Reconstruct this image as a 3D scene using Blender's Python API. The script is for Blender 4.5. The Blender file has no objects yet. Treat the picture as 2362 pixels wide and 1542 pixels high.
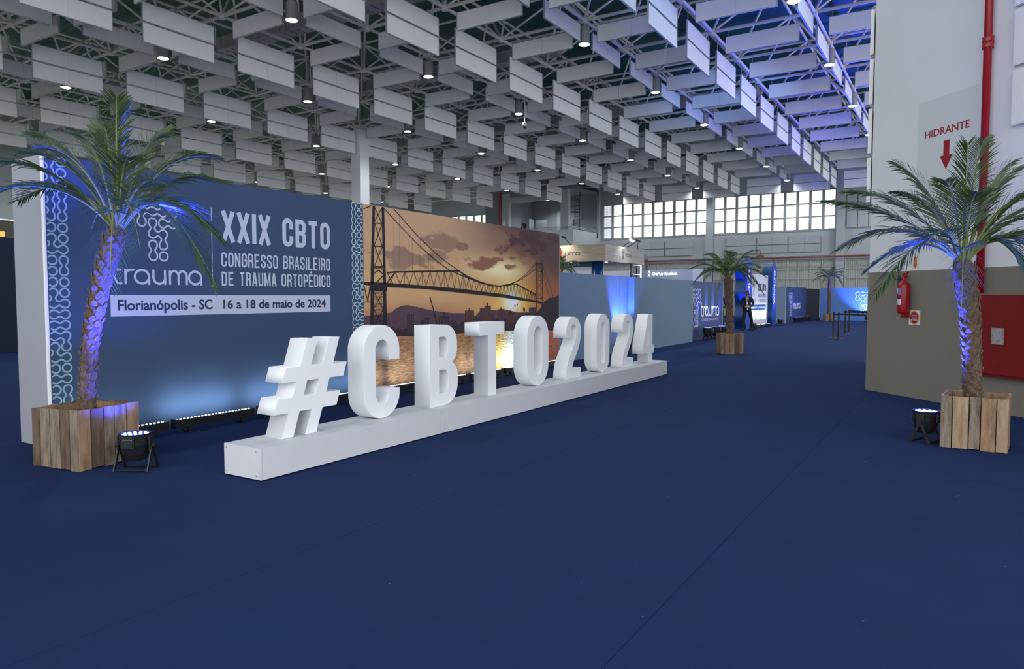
import bpy, math, random
import numpy as np
from math import sin, cos, pi, radians as R, hypot, atan2
from mathutils import Vector as V, Matrix, noise as mnoise

scene = bpy.context.scene
COL = scene.collection
rnd = random.Random(7)

# ============================================================ camera, world, exposure
cam_d = bpy.data.cameras.new('camera')
cam_d.sensor_width = 36.0
cam_d.lens = 1655.0 / 2362.0 * 36.0
cam_d.clip_end = 300
cam = bpy.data.objects.new('camera', cam_d)
COL.objects.link(cam)
cam.location = (0, 0, 1.5)
cam.rotation_euler = (pi / 2 - 0.0525, 0, 0.558)
scene.camera = cam
scene.view_settings.view_transform = 'Standard'
scene.view_settings.look = 'None'
scene.view_settings.gamma = 1
scene.view_settings.exposure = 0.0
scene.view_settings.use_curve_mapping = False

world = bpy.data.worlds.new('world')
scene.world = world
world.use_nodes = True
bg = world.node_tree.nodes['Background']
bg.inputs[0].default_value = (0.93, 0.955, 1.0, 1)
bg.inputs[1].default_value = 2.75

LAMP_W = 520.0          # each high-bay lamp
BLUE = (0.035, 0.055, 1.0)


def add_light(name, kind, loc, energy, color=(1, 1, 1), target=None, **kw):
    d = bpy.data.lights.new(name, kind)
    d.energy = energy
    d.color = color
    for k, v in kw.items():
        setattr(d, k, v)
    o = bpy.data.objects.new(name, d)
    COL.objects.link(o)
    o.location = loc
    if target is not None:
        o.rotation_euler = (V(target) - V(loc)).to_track_quat('-Z', 'Y').to_euler()
    return o


# blue stage uplights that stand behind the white block on the right and wash the roof
for (x, y, tx, ty, tz, e, c, a) in ((-2.6, 44.0, -3.5, 25.0, 12.2, 24000, BLUE, 40), (-3.4, 48.0, -6.5, 33.0, 12, 11000, BLUE, 40),
                                    (-1.6, 34.0, -2.4, 19.0, 12.2, 7000, BLUE, 44), (-1.0, 27.0, -4.5, 15.5, 12.2, 3500, (0.08, 0.55, 1.0), 46),
                                    (-1.5, 21.0, -8.6, 30.0, 9.8, 4200, (0.18, 0.42, 1.0), 26), (-2.2, 30.0, -4.2, 39.0, 9.8, 2600, BLUE, 34)):
    add_light('stage_uplight', 'SPOT', (x, y, 0.5), e, c, (tx, ty, tz), spot_size=R(a), spot_blend=0.8, shadow_soft_size=0.12)

# ============================================================ materials
MATS = {}


def mat(name, col, rough=0.6, metal=0.0, noise=0.0, nscale=20.0, bump=0.0, bscale=60.0, emit=None, estr=0.0,
        spec=0.5, col2=None, stretch=(1, 1, 1), coord='Object', trans=0.0):
    if name in MATS:
        return MATS[name]
    m = bpy.data.materials.new(name)
    m.use_nodes = True
    nt = m.node_tree
    b = nt.nodes['Principled BSDF']
    b.inputs['Base Color'].default_value = (*col, 1)
    b.inputs['Roughness'].default_value = rough
    b.inputs['Metallic'].default_value = metal
    b.inputs['Specular IOR Level'].default_value = spec
    if trans:
        b.inputs['Transmission Weight'].default_value = trans
    if emit:
        b.inputs['Emission Color'].default_value = (*emit, 1)
        b.inputs['Emission Strength'].default_value = estr
    if noise or bump or col2:
        tc = nt.nodes.new('ShaderNodeTexCoord')
        mp = nt.nodes.new('ShaderNodeMapping')
        mp.inputs['Scale'].default_value = stretch
        nt.links.new(tc.outputs[coord], mp.inputs[0])
        if noise or col2:
            n = nt.nodes.new('ShaderNodeTexNoise')
            n.inputs['Scale'].default_value = nscale
            n.inputs['Detail'].default_value = 6
            n.inputs['Roughness'].default_value = 0.65
            nt.links.new(mp.outputs[0], n.inputs[0])
            cr = nt.nodes.new('ShaderNodeValToRGB')
            c2 = col2 if col2 else tuple(max(0, c * (1 - noise)) for c in col)
            cr.color_ramp.elements[0].position = 0.32
            cr.color_ramp.elements[1].position = 0.68
            cr.color_ramp.elements[0].color = (*c2, 1)
            cr.color_ramp.elements[1].color = (*col, 1)
            nt.links.new(n.outputs[0], cr.inputs[0])
            nt.links.new(cr.outputs[0], b.inputs['Base Color'])
        if bump:
            n2 = nt.nodes.new('ShaderNodeTexNoise')
            n2.inputs['Scale'].default_value = bscale
            n2.inputs['Detail'].default_value = 4
            nt.links.new(mp.outputs[0], n2.inputs[0])
            bp = nt.nodes.new('ShaderNodeBump')
            bp.inputs['Strength'].default_value = bump
            bp.inputs['Distance'].default_value = 0.02
            nt.links.new(n2.outputs[0], bp.inputs['Height'])
            nt.links.new(bp.outputs[0], b.inputs['Normal'])
    MATS[name] = m
    return m


M_carpet = mat('navy_carpet', (0.0100, 0.0285, 0.102), 0.97, noise=0.16, nscale=1.6, bump=0.35, bscale=260, spec=0.15)
M_carpet_gap = mat('carpet_underlay', (0.002, 0.004, 0.014), 1.0)
M_baffle = mat('pale_grey_acoustic_fabric', (0.84, 0.84, 0.84), 0.95, noise=0.04, nscale=3, bump=0.25, bscale=40, spec=0.2)
M_baffle_frame = mat('grey_aluminium_trim', (0.42, 0.44, 0.46), 0.45, 0.6)
M_truss = mat('off_white_painted_steel', (0.74, 0.71, 0.67), 0.55, noise=0.25, nscale=4)
M_roof = mat('dark_green_roof_sheet', (0.007, 0.085, 0.075), 0.45, noise=0.3, nscale=2)
M_white = mat('white_painted_foam', (0.86, 0.87, 0.88), 0.55, noise=0.03, nscale=5, bump=0.06, bscale=120)
M_plinth = mat('white_painted_board', (0.63, 0.64, 0.67), 0.6, noise=0.04, nscale=4, bump=0.05, bscale=90)
M_wallw = mat('white_wall_paint', (0.74, 0.76, 0.79), 0.8, noise=0.04, nscale=1.2, bump=0.12, bscale=25)
M_wallb = mat('taupe_wall_paint', (0.215, 0.200, 0.160), 0.75, noise=0.06, nscale=2, bump=0.12, bscale=40)
M_patch = mat('light_grey_paint_patch', (0.63, 0.67, 0.69), 0.8, noise=0.03, nscale=2)
M_far = mat('old_white_wall', (0.42, 0.445, 0.455), 0.85, noise=0.10, nscale=0.7)
M_dark = mat('dark_interior', (0.20, 0.215, 0.235), 0.9, noise=0.2, nscale=0.5)
M_black = mat('matt_black', (0.008, 0.008, 0.009), 0.45)
M_blackp = mat('black_plastic', (0.012, 0.012, 0.014), 0.35)
M_red = mat('gloss_red_paint', (0.30, 0.003, 0.010), 0.35)
M_redbox = mat('red_enamel', (0.21, 0.002, 0.003), 0.5, noise=0.12, nscale=5)
M_redp = mat('red_print', (0.30, 0.005, 0.02), 0.6)
M_yel = mat('yellow_print', (0.75, 0.38, 0.01), 0.6)
M_lamp = mat('lamp_glow', (1, 1, 1), 0.5, emit=(0.9, 0.97, 1.0), estr=14)
M_housing = mat('lamp_housing_grey', (0.36, 0.36, 0.35), 0.5, 0.3)
M_led = mat('white_led_glow', (1, 1, 1), 0.5, emit=(0.85, 0.93, 1.0), estr=3.5)
M_ledb = mat('blue_led_glow', (0.1, 0.1, 1), 0.5, emit=(0.10, 0.16, 1.0), estr=14)
M_navy = mat('navy_printed_fabric', (0.036, 0.072, 0.150), 0.8, noise=0.08, nscale=1.0, bump=0.03, bscale=30)
M_print_l = mat('pale_blue_print', (0.50, 0.56, 0.68), 0.8)
M_print_p = mat('light_teal_print', (0.27, 0.42, 0.50), 0.8)
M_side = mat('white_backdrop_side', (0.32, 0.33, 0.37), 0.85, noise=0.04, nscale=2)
M_slate = mat('slate_blue_board', (0.125, 0.20, 0.32), 0.75, noise=0.05, nscale=2)
M_slate_l = mat('light_slate_board', (0.20, 0.28, 0.36), 0.75, noise=0.05, nscale=2)
M_booth_w = mat('booth_white_board', (0.74, 0.75, 0.8), 0.7)
M_blueb = mat('royal_blue_board', (0.006, 0.050, 0.17), 0.45)
M_blueg = mat('blue_glossy_pillar', (0.004, 0.03, 0.12), 0.25)
M_dkpart = mat('black_blue_partition', (0.006, 0.012, 0.035), 0.85)
M_dwall = mat('blue_side_wall', (0.10, 0.22, 0.52), 0.8)
M_orange = mat('orange_red_board', (0.62, 0.045, 0.008), 0.5)
M_pane = mat('translucent_window_pane', (0.8, 0.8, 0.8), 0.5, emit=(0.93, 0.97, 1.0), estr=1.15)
M_pane_d = mat('dim_window_pane', (0.6, 0.6, 0.6), 0.5, emit=(0.93, 0.97, 1.0), estr=0.22)
M_gate = mat('cream_metal_sheet', (0.47, 0.48, 0.43), 0.7, noise=0.1, nscale=1)
M_steel = mat('grey_steel', (0.33, 0.35, 0.36), 0.5, 0.3)
M_pipe = mat('old_red_pipe', (0.28, 0.07, 0.07), 0.6)
M_skin = mat('brown_skin', (0.15, 0.07, 0.045), 0.55)
M_skin2 = mat('tan_skin', (0.25, 0.13, 0.09), 0.55)
M_suit = mat('black_suit_cloth', (0.006, 0.006, 0.008), 0.85)
M_hair = mat('black_hair', (0.004, 0.003, 0.003), 0.7)
M_shirt = mat('white_shirt', (0.6, 0.6, 0.65), 0.8)
M_paper = mat('white_paper', (0.7, 0.72, 0.8), 0.8)
M_bluesh = mat('blue_tshirt', (0.02, 0.2, 0.4), 0.8)
M_soil = mat('dark_soil', (0.03, 0.02, 0.012), 1.0, noise=0.5, nscale=40)
M_trunk = mat('palm_fibre', (0.20, 0.135, 0.085), 0.95, col2=(0.045, 0.022, 0.012), nscale=28, bump=0.8, bscale=60, stretch=(1, 1, 0.5))
M_boot = mat('palm_leaf_base', (0.16, 0.115, 0.075), 0.85, col2=(0.055, 0.034, 0.02), nscale=25)
M_leaf = [mat('palm_leaf_green', (0.085, 0.140, 0.016), 0.36, col2=(0.030, 0.082, 0.018), nscale=4, spec=0.6),
          mat('palm_leaf_dark', (0.036, 0.072, 0.016), 0.36, col2=(0.014, 0.042, 0.014), nscale=4, spec=0.6)]
for m_ in M_leaf:
    nt_ = m_.node_tree
    b_ = nt_.nodes['Principled BSDF']
    tr_ = nt_.nodes.new('ShaderNodeBsdfTranslucent')
    tr_.inputs[0].default_value = (0.14, 0.21, 0.08, 1)
    mx_ = nt_.nodes.new('ShaderNodeMixShader')
    mx_.inputs[0].default_value = 0.30
    nt_.links.new(b_.outputs[0], mx_.inputs[1])
    nt_.links.new(tr_.outputs[0], mx_.inputs[2])
    nt_.links.new(mx_.outputs[0], nt_.nodes['Material Output'].inputs[0])
M_rachis = mat('palm_rachis', (0.17, 0.20, 0.06), 0.5)
M_wood = [mat('weathered_plank_tan', (0.378, 0.242, 0.140), 0.85, col2=(0.180, 0.107, 0.059), nscale=7, stretch=(3, 3, 0.6), bump=0.3, bscale=30),
          mat('weathered_plank_grey', (0.306, 0.242, 0.180), 0.9, col2=(0.107, 0.076, 0.050), nscale=8, stretch=(3, 3, 0.5), bump=0.3, bscale=30),
          mat('weathered_plank_dark', (0.180, 0.121, 0.081), 0.9, col2=(0.068, 0.040, 0.025), nscale=8, stretch=(3, 3, 0.5), bump=0.3, bscale=30),
          mat('weathered_plank_red', (0.360, 0.171, 0.099), 0.85, col2=(0.216, 0.099, 0.054), nscale=6, stretch=(3, 3, 0.4), bump=0.2, bscale=30),
          mat('weathered_plank_pale', (0.450, 0.343, 0.225), 0.85, col2=(0.253, 0.144, 0.081), nscale=6, stretch=(3, 3, 0.5), bump=0.3, bscale=30)]
M_fascia = mat('light_wood_laminate', (0.42, 0.37, 0.29), 0.6, col2=(0.24, 0.18, 0.12), nscale=3, stretch=(0.4, 0.4, 7))
M_fascia2 = mat('grey_wood_laminate', (0.34, 0.33, 0.31), 0.6, col2=(0.19, 0.18, 0.165), nscale=3, stretch=(0.4, 0.4, 9))
M_navyp = mat('navy_print', (0.012, 0.026, 0.085), 0.7)
M_whitep = mat('white_print', (0.8, 0.82, 0.88), 0.7)
M_greyp = mat('grey_print', (0.25, 0.27, 0.36), 0.7)
M_dark_sil = mat('bridge_silhouette_print', (0.016, 0.011, 0.016), 0.8)
M_lit_sign = mat('lit_white_sign', (1, 1, 1), 0.5, emit=(0.7, 0.78, 1.0), estr=1.6)
M_brown_col = mat('curtain_green_grey', (0.06, 0.07, 0.05), 0.9)
M_warm = mat('warm_lit_room', (0.9, 0.5, 0.1), 0.6, emit=(0.9, 0.45, 0.08), estr=0.35)
M_label_b = mat('blue_label', (0.02, 0.07, 0.28), 0.5)
M_glass = mat('frosted_glass', (0.45, 0.43, 0.41), 0.25, noise=0.5, nscale=30)


# ============================================================ mesh helpers
class G:
    def __init__(s):
        s.v = []
        s.f = []
        s.m = []
        s.mats = []

    def mi(s, m):
        if m is None:
            return 0
        if m not in s.mats:
            s.mats.append(m)
        return s.mats.index(m)

    def add(s, vs, fs, m=None):
        n = len(s.v)
        s.v += [tuple(p) for p in vs]
        k = s.mi(m)
        for f in fs:
            s.f.append(tuple(i + n for i in f))
            s.m.append(k)

    def box(s, c, d, M=None, m=None):
        x, y, z = (k / 2 for k in d)
        vs = [V((sx * x, sy * y, sz * z)) for sx in (-1, 1) for sy in (-1, 1) for sz in (-1, 1)]
        if M is not None:
            vs = [M @ p for p in vs]
        vs = [p + V(c) for p in vs]
        s.add(vs, [(0, 1, 3, 2), (4, 6, 7, 5), (0, 4, 5, 1), (2, 3, 7, 6), (0, 2, 6, 4), (1, 5, 7, 3)], m)

    def bb(s, a, b, m=None):
        s.box([(p + q) / 2 for p, q in zip(a, b)], [abs(q - p) for p, q in zip(a, b)], None, m)

    def path(s, pts, rad, n=8, m=None, cap=True):
        pts = [V(p) for p in pts]
        if not isinstance(rad, (list, tuple)):
            rad = [rad] * len(pts)
        vs = []
        up = None
        for i, p in enumerate(pts):
            t = (pts[min(i + 1, len(pts) - 1)] - pts[max(i - 1, 0)]).normalized()
            if up is None:
                up = t.orthogonal().normalized()
            up = (up - t * up.dot(t)).normalized()
            w = t.cross(up)
            for k in range(n):
                a = 2 * pi * k / n
                vs.append(p + (up * cos(a) + w * sin(a)) * rad[i])
        fs = []
        for i in range(len(pts) - 1):
            for k in range(n):
                a, b = i * n + k, i * n + (k + 1) % n
                fs.append((a, b, b + n, a + n))
        if cap:
            fs.append(tuple(range(n))[::-1])
            fs.append(tuple((len(pts) - 1) * n + k for k in range(n)))
        s.add(vs, fs, m)

    def lathe(s, prof, n=16, c=(0, 0, 0), M=None, m=None):
        vs, fs = [], []
        for r, z in prof:
            for k in range(n):
                a = 2 * pi * k / n
                p = V((r * cos(a), r * sin(a), z))
                if M is not None:
                    p = M @ p
                vs.append(p + V(c))
        for i in range(len(prof) - 1):
            for k in range(n):
                a, b = i * n + k, i * n + (k + 1) % n
                fs.append((a, b, b + n, a + n))
        fs.append(tuple(range(n))[::-1])
        fs.append(tuple((len(prof) - 1) * n + k for k in range(n)))
        s.add(vs, fs, m)

    # flat drawing through a frame matrix (local x right, y up, z out of the board)
    def ribbon(s, F, pts, w, closed=False, off=0.0, m=None, th=0.0):
        pts = [p for i, p in enumerate(pts) if i == 0 or hypot(p[0] - pts[i - 1][0], p[1] - pts[i - 1][1]) > 1e-5]
        if closed and hypot(pts[0][0] - pts[-1][0], pts[0][1] - pts[-1][1]) < 1e-5:
            pts = pts[:-1]
        s.k = getattr(s, 'k', 0) + 1
        off = off + (s.k % 7) * 0.00022
        n = len(pts)
        L, Rr = [], []
        for i in range(n):
            p = pts[i]
            a = pts[(i - 1) % n] if (closed or i > 0) else None
            b = pts[(i + 1) % n] if (closed or i < n - 1) else None
            if a is None:
                d = _n2(b[0] - p[0], b[1] - p[1])
                nx, ny, k = -d[1], d[0], 1
            elif b is None:
                d = _n2(p[0] - a[0], p[1] - a[1])
                nx, ny, k = -d[1], d[0], 1
            else:
                d1 = _n2(p[0] - a[0], p[1] - a[1])
                d2 = _n2(b[0] - p[0], b[1] - p[1])
                t = _n2(d1[0] + d2[0], d1[1] + d2[1])
                nx, ny = -t[1], t[0]
                k = 1 / max(0.35, nx * -d1[1] + ny * d1[0])
            L.append((p[0] + nx * k * w / 2, p[1] + ny * k * w / 2))
            Rr.append((p[0] - nx * k * w / 2, p[1] - ny * k * w / 2))
        vs = [F @ V((x, y, off)) for x, y in L] + [F @ V((x, y, off)) for x, y in Rr]
        rg = n if closed else n - 1
        fs = [(i, n + i, n + (i + 1) % n, (i + 1) % n) for i in range(rg)]
        s.add(vs, fs, m)

    def poly(s, F, pts, off=0.0, m=None, th=0.0):
        if th <= 0:
            s.add([F @ V((x, y, off)) for x, y in pts], [tuple(range(len(pts)))], m)
        else:
            n = len(pts)
            vs = [F @ V((x, y, off)) for x, y in pts] + [F @ V((x, y, off + th)) for x, y in pts]
            fs = [tuple(range(n))[::-1], tuple(n + i for i in range(n))]
            fs += [(i, (i + 1) % n, n + (i + 1) % n, n + i) for i in range(n)]
            s.add(vs, fs, m)

    def rect(s, F, x0, y0, x1, y1, off=0.0, m=None, th=0.0):
        s.poly(F, [(x0, y0), (x1, y0), (x1, y1), (x0, y1)], off, m, th)

    def mesh(s, name, m=None, smooth=False):
        me = bpy.data.meshes.new(name)
        me.from_pydata(s.v, [], s.f)
        ms = s.mats if s.mats else [m]
        if m is not None and not s.mats:
            ms = [m]
        for x in ms:
            me.materials.append(x)
        if len(ms) > 1:
            me.polygons.foreach_set('material_index', s.m)
        if smooth:
            me.polygons.foreach_set('use_smooth', [True] * len(s.f))
        me.update()
        return me


def _n2(x, y):
    l = hypot(x, y) or 1e-9
    return x / l, y / l


def frame(o, u):
    """board frame: local x = u (horizontal), y = up, z = out of the board"""
    u = V(u).normalized()
    z = u.cross(V((0, 0, 1)))
    M = Matrix((( u.x, 0, z.x, o[0]), (u.y, 0, z.y, o[1]), (u.z, 1, z.z, o[2]), (0, 0, 0, 1)))
    return M


def obj(name, g, m=None, parent=None, smooth=False, loc=None, kind=None, label=None):
    me = g.mesh(name, m, smooth) if isinstance(g, G) else g
    o = bpy.data.objects.new(name, me)
    COL.objects.link(o)
    if parent is not None:
        o.parent = parent
    if loc is not None:
        o.location = loc
    if kind:
        o['kind'] = kind
    if label:
        o['label'] = label
    return o


def tag(o, label, cat, group=None, kind=None):
    o['label'] = label
    o['category'] = cat
    if group:
        o['group'] = group
    if kind:
        o['kind'] = kind
    return o


def thing(name, label, cat, loc=(0, 0, 0), rz=0.0, group=None):
    o = bpy.data.objects.new(name, None)
    o.empty_display_size = 0.1
    COL.objects.link(o)
    o.location = loc
    o.rotation_euler = (0, 0, rz)
    return tag(o, label, cat, group)


def struct(name, g, m=None, parent=None, **k):
    return obj(name, g, m, parent, kind='structure' if parent is None else None, **k)


def copy_tree(o, parent=None, loc=None, rz=None, label=None):
    c = o.copy()
    COL.objects.link(c)
    c.parent = parent
    if loc is not None:
        c.location = loc
    if rz is not None:
        c.rotation_euler = (0, 0, rz)
    if label:
        c['label'] = label
    for ch in list(o.children):
        copy_tree(ch, c)
    return c


def arc(cx, cy, rx, ry, a0, a1, n=10):
    return [(cx + rx * cos(R(a0 + (a1 - a0) * i / n)), cy + ry * sin(R(a0 + (a1 - a0) * i / n))) for i in range(n + 1)]


def curve_solid(name, polys, F, half, m, parent=None, bevel=0.004):
    c = bpy.data.curves.new(name, 'CURVE')
    c.dimensions = '2D'
    c.fill_mode = 'BOTH'
    c.extrude = half - bevel
    c.bevel_depth = bevel
    c.offset = -bevel
    c.bevel_resolution = 1
    for p in polys:
        sp = c.splines.new('POLY')
        sp.points.add(len(p) - 1)
        for i, (x, y) in enumerate(p):
            sp.points[i].co = (x, y, 0, 1)
        sp.use_cyclic_u = True
    t = bpy.data.objects.new('t', c)
    COL.objects.link(t)
    dg = bpy.context.evaluated_depsgraph_get()
    me = bpy.data.meshes.new_from_object(t.evaluated_get(dg))
    bpy.data.objects.remove(t)
    me.transform(F)
    me.materials.clear()
    me.materials.append(m)
    me.name = name
    return obj(name, me, None, parent)


def text(name, body, F, x0, y0, w, h, m, parent=None, off=0.003, bold=0.0, ext=0.0005, label=None):
    """lettering fitted in the box x0..x0+w, y0..y0+h of a board frame"""
    c = bpy.data.curves.new(name, 'FONT')
    c.body = body
    c.size = 1
    c.offset = bold
    c.resolution_u = 3
    t = bpy.data.objects.new('t', c)
    COL.objects.link(t)
    dg = bpy.context.evaluated_depsgraph_get()
    me = bpy.data.meshes.new_from_object(t.evaluated_get(dg))
    bpy.data.objects.remove(t)
    xs = [v.co.x for v in me.vertices]
    ys = [v.co.y for v in me.vertices]
    a, b, c0, d = min(xs), max(xs), min(ys), max(ys)
    for v in me.vertices:
        v.co = F @ V((x0 + (v.co.x - a) / (b - a) * w, y0 + (v.co.y - c0) / (d - c0) * h, off))
    me.materials.clear()
    me.materials.append(m)
    me.name = name
    return obj(name, me, None, parent, label=label)


# ============================================================ condensed sign lettering made of strokes
def bebas(ch, a, b, s):
    r = a / 2
    e = s / 2
    top = arc(a / 2, b - r, r, r, 0, 180, 8)
    bot = arc(a / 2, r, r, r, 180, 360, 8)
    q = min(r, a * 0.45)
    if ch == 'O' or ch == '0':
        return [(top + bot, True)]
    if ch == 'C':
        return [([(a, b * .64)] + top + bot + [(a, b * .36)], False)]
    if ch == 'G':
        return [([(a, b * .66)] + top + bot + [(a, b * .5), (a * .52, b * .5)], False)]
    if ch == 'S':
        return [([(a, b * .70)] + top + [(0, b * .70), (a * .12, b * .60), (a * .88, b * .40), (a, b * .30)]
                 + arc(a / 2, r, r, r, 0, -180, 8) + [(0, b * .30)], False)]
    if ch in 'DP':
        y0 = 0 if ch == 'D' else b * .44
        l = [([(0, y0), (a - q, y0)] + arc(a - q, y0 + q, q, q, -90, 0, 5) + arc(a - q, b - q, q, q, 0, 90, 5) + [(0, b)], True)]
        if ch == 'P':
            l.append(([(0, -e), (0, b * .5)], False))
        return l
    if ch == 'B':
        m_ = b * .52
        return [([(0, m_), (a - q, m_)] + arc(a - q, m_ + q, q, q, -90, 0, 5) + arc(a - q, b - q, q, q, 0, 90, 5) + [(0, b)], True),
                ([(0, 0), (a - q, 0)] + arc(a - q, q, q, q, -90, 0, 5) + arc(a - q, m_ - q, q, q, 0, 90, 5) + [(0, m_)], True)]
    if ch == 'R':
        m_ = b * .48
        return [([(0, m_), (a - q, m_)] + arc(a - q, m_ + q, q, q, -90, 0, 5) + arc(a - q, b - q, q, q, 0, 90, 5) + [(0, b)], True),
                ([(0, -e), (0, b * .6)], False),
                ([(a * .62, m_), (a, m_ - a * .4), (a, -e)], False)]
    if ch == 'T':
        return [([(-e * .6, b), (a + e * .6, b)], False), ([(a / 2, -e), (a / 2, b)], False)]
    if ch == 'I':
        return [([(0, -e), (0, b + e)], False)]
    if ch == 'L':
        return [([(0, b + e), (0, 0), (a + e, 0)], False)]
    if ch in 'EÉ':
        l = [([(a + e * .6, b), (0, b), (0, 0), (a + e * .6, 0)], False), ([(0, b * .5), (a, b * .5)], False)]
        if ch == 'É':
            l.append(([(a * .35, b + s * 1.2), (a * .8, b + s * 2.4)], False))
        return l
    if ch == 'N':
        return [([(0, -e), (0, b + e)], False), ([(a, -e), (a, b + e)], False), ([(0, b + e * .3), (a, -e * .3)], False)]
    if ch == 'M':
        return [([(0, -e), (0, b + e)], False), ([(a, -e), (a, b + e)], False), ([(0, b + e), (a / 2, b * .12), (a, b + e)], False)]
    if ch == 'A':
        return [([(-e * .2, -e), (a / 2 - e * .3, b + e)], False), ([(a + e * .2, -e), (a / 2 + e * .3, b + e)], False), ([(a * .2, b * .24), (a * .8, b * .24)], False)]
    if ch == 'U':
        return [([(0, b + e)] + bot + [(a, b + e)], False)]
    if ch == 'X':
        return [([(-e * .3, -e), (a + e * .3, b + e)], False), ([(a + e * .3, -e), (-e * .3, b + e)], False)]
    return []


def sign_caps(g, F, txt, x0, y0, w, h, s, m=None, off=0.003, wr=0.40):
    gw = {'I': 0.0, ' ': 0.16, 'M': wr * 1.35 - .1}
    tot = 0
    items = []
    for ch in txt:
        a = gw.get(ch, wr - s / h * 0.6) * h
        items.append((ch, tot, a))
        tot += a + s * 1.75
    tot -= s * 1.75
    k = (w - s) / tot
    for ch, x, a in items:
        for pts, cl in bebas(ch, a * k, h - s, s):
            g.ribbon(F, [(x0 + s / 2 + x * k + p[0], y0 + s / 2 + p[1]) for p in pts], s, cl, off, m)


# ---- connected dots logo / border
def blob_loops(cells, links, p, R0=0.40, neck=0.15, res=12):
    """outline loops of connected dots; cells are (col,row) with row 0 at the top, pitch p"""
    cells = list(cells)
    par = {c: c for c in cells}

    def find(c):
        while par[c] != c:
            c = par[c]
        return c
    for a, b in links:
        par[find(a)] = find(b)
    comps = {}
    for c in cells:
        comps.setdefault(find(c), []).append(c)
    out = []
    for root, cs in comps.items():
        if len(cs) == 1:
            cx, cy = cs[0]
            out.append([(cx * p + R0 * p * cos(2 * pi * i / 24), -cy * p + R0 * p * sin(2 * pi * i / 24)) for i in range(24)])
            continue
        x0, x1 = min(c[0] for c in cs) - .6, max(c[0] for c in cs) + .6
        y0, y1 = min(-c[1] for c in cs) - .6, max(-c[1] for c in cs) + .6
        nx, ny = int((x1 - x0) * res) + 1, int((y1 - y0) * res) + 1
        xs = np.linspace(x0, x1, nx)
        ys = np.linspace(y0, y1, ny)
        X, Y = np.meshgrid(xs, ys)
        f = np.full(X.shape, 9.0)
        k = 0.20

        def smin(a, b):
            h = np.clip(0.5 + 0.5 * (b - a) / k, 0, 1)
            return b * (1 - h) + a * h - k * h * (1 - h)
        f = np.full(X.shape, 9.0)
        for (ax, ay), (bx, by) in links:
            if (ax, ay) in cs:
                px, py = X - ax, Y + ay
                dx, dy = bx - ax, -(by - ay)
                t = np.clip((px * dx + py * dy) / (dx * dx + dy * dy), 0, 1)
                f = np.minimum(f, np.hypot(px - t * dx, py - t * dy) - neck)
        for cx, cy in cs:
            f = smin(f, np.hypot(X - cx, Y + cy) - R0)
        seg = {}

        def ip(i, j, i2, j2):
            a, b = f[j, i], f[j2, i2]
            t = a / (a - b)
            return ((xs[i] + (xs[i2] - xs[i]) * t) * p, (ys[j] + (ys[j2] - ys[j]) * t) * p)
        pts = {}
        nb = {}
        for j in range(ny - 1):
            for i in range(nx - 1):
                s = [f[j, i] < 0, f[j, i + 1] < 0, f[j + 1, i + 1] < 0, f[j + 1, i] < 0]
                if all(s) or not any(s):
                    continue
                ed = []
                for q, (a, b) in enumerate((((i, j), (i + 1, j)), ((i + 1, j), (i + 1, j + 1)), ((i, j + 1), (i + 1, j + 1)), ((i, j), (i, j + 1)))):
                    if (f[a[1], a[0]] < 0) != (f[b[1], b[0]] < 0):
                        key = (a, b)
                        pts[key] = ip(*a, *b)
                        ed.append(key)
                for q in range(0, len(ed) - 1, 2):
                    nb.setdefault(ed[q], []).append(ed[q + 1])
                    nb.setdefault(ed[q + 1], []).append(ed[q])
        seen = set()
        for st in pts:
            if st in seen:
                continue
            loop = [st]
            seen.add(st)
            cur = st
            while True:
                nx_ = [q for q in nb.get(cur, []) if q not in seen]
                if not nx_:
                    break
                cur = nx_[0]
                seen.add(cur)
                loop.append(cur)
            L = [pts[q] for q in loop]
            # light smoothing
            n = len(L)
            L = [((L[i - 1][0] + 2 * L[i][0] + L[(i + 1) % n][0]) / 4, (L[i - 1][1] + 2 * L[i][1] + L[(i + 1) % n][1]) / 4) for i in range(n)]
            if n > 6:
                out.append(L)
    return out


LOGO_C = [(0, 0), (0, 1), (1, 0), (2, 0), (3, 0), (3, 1), (2, 1), (1, 1), (1, 2), (2, 2), (2, 3), (1, 3), (1, 4), (2, 4)]
LOGO_L = [((0, 0), (0, 1)), ((0, 0), (1, 0)), ((1, 0), (2, 0)), ((3, 0), (3, 1)), ((3, 1), (2, 1)), ((1, 1), (1, 2)), ((1, 2), (2, 2)), ((2, 2), (2, 3)), ((1, 3), (1, 4))]


def logo_dots(g, F, x0, ytop, px, py, m=None, off=0.003, sw=0.15):
    for L in blob_loops(LOGO_C, LOGO_L, 1.0):
        g.ribbon(F, [(x0 + x * px, ytop + y * py) for x, y in L], sw * (px + py) / 2, True, off, m)


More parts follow.
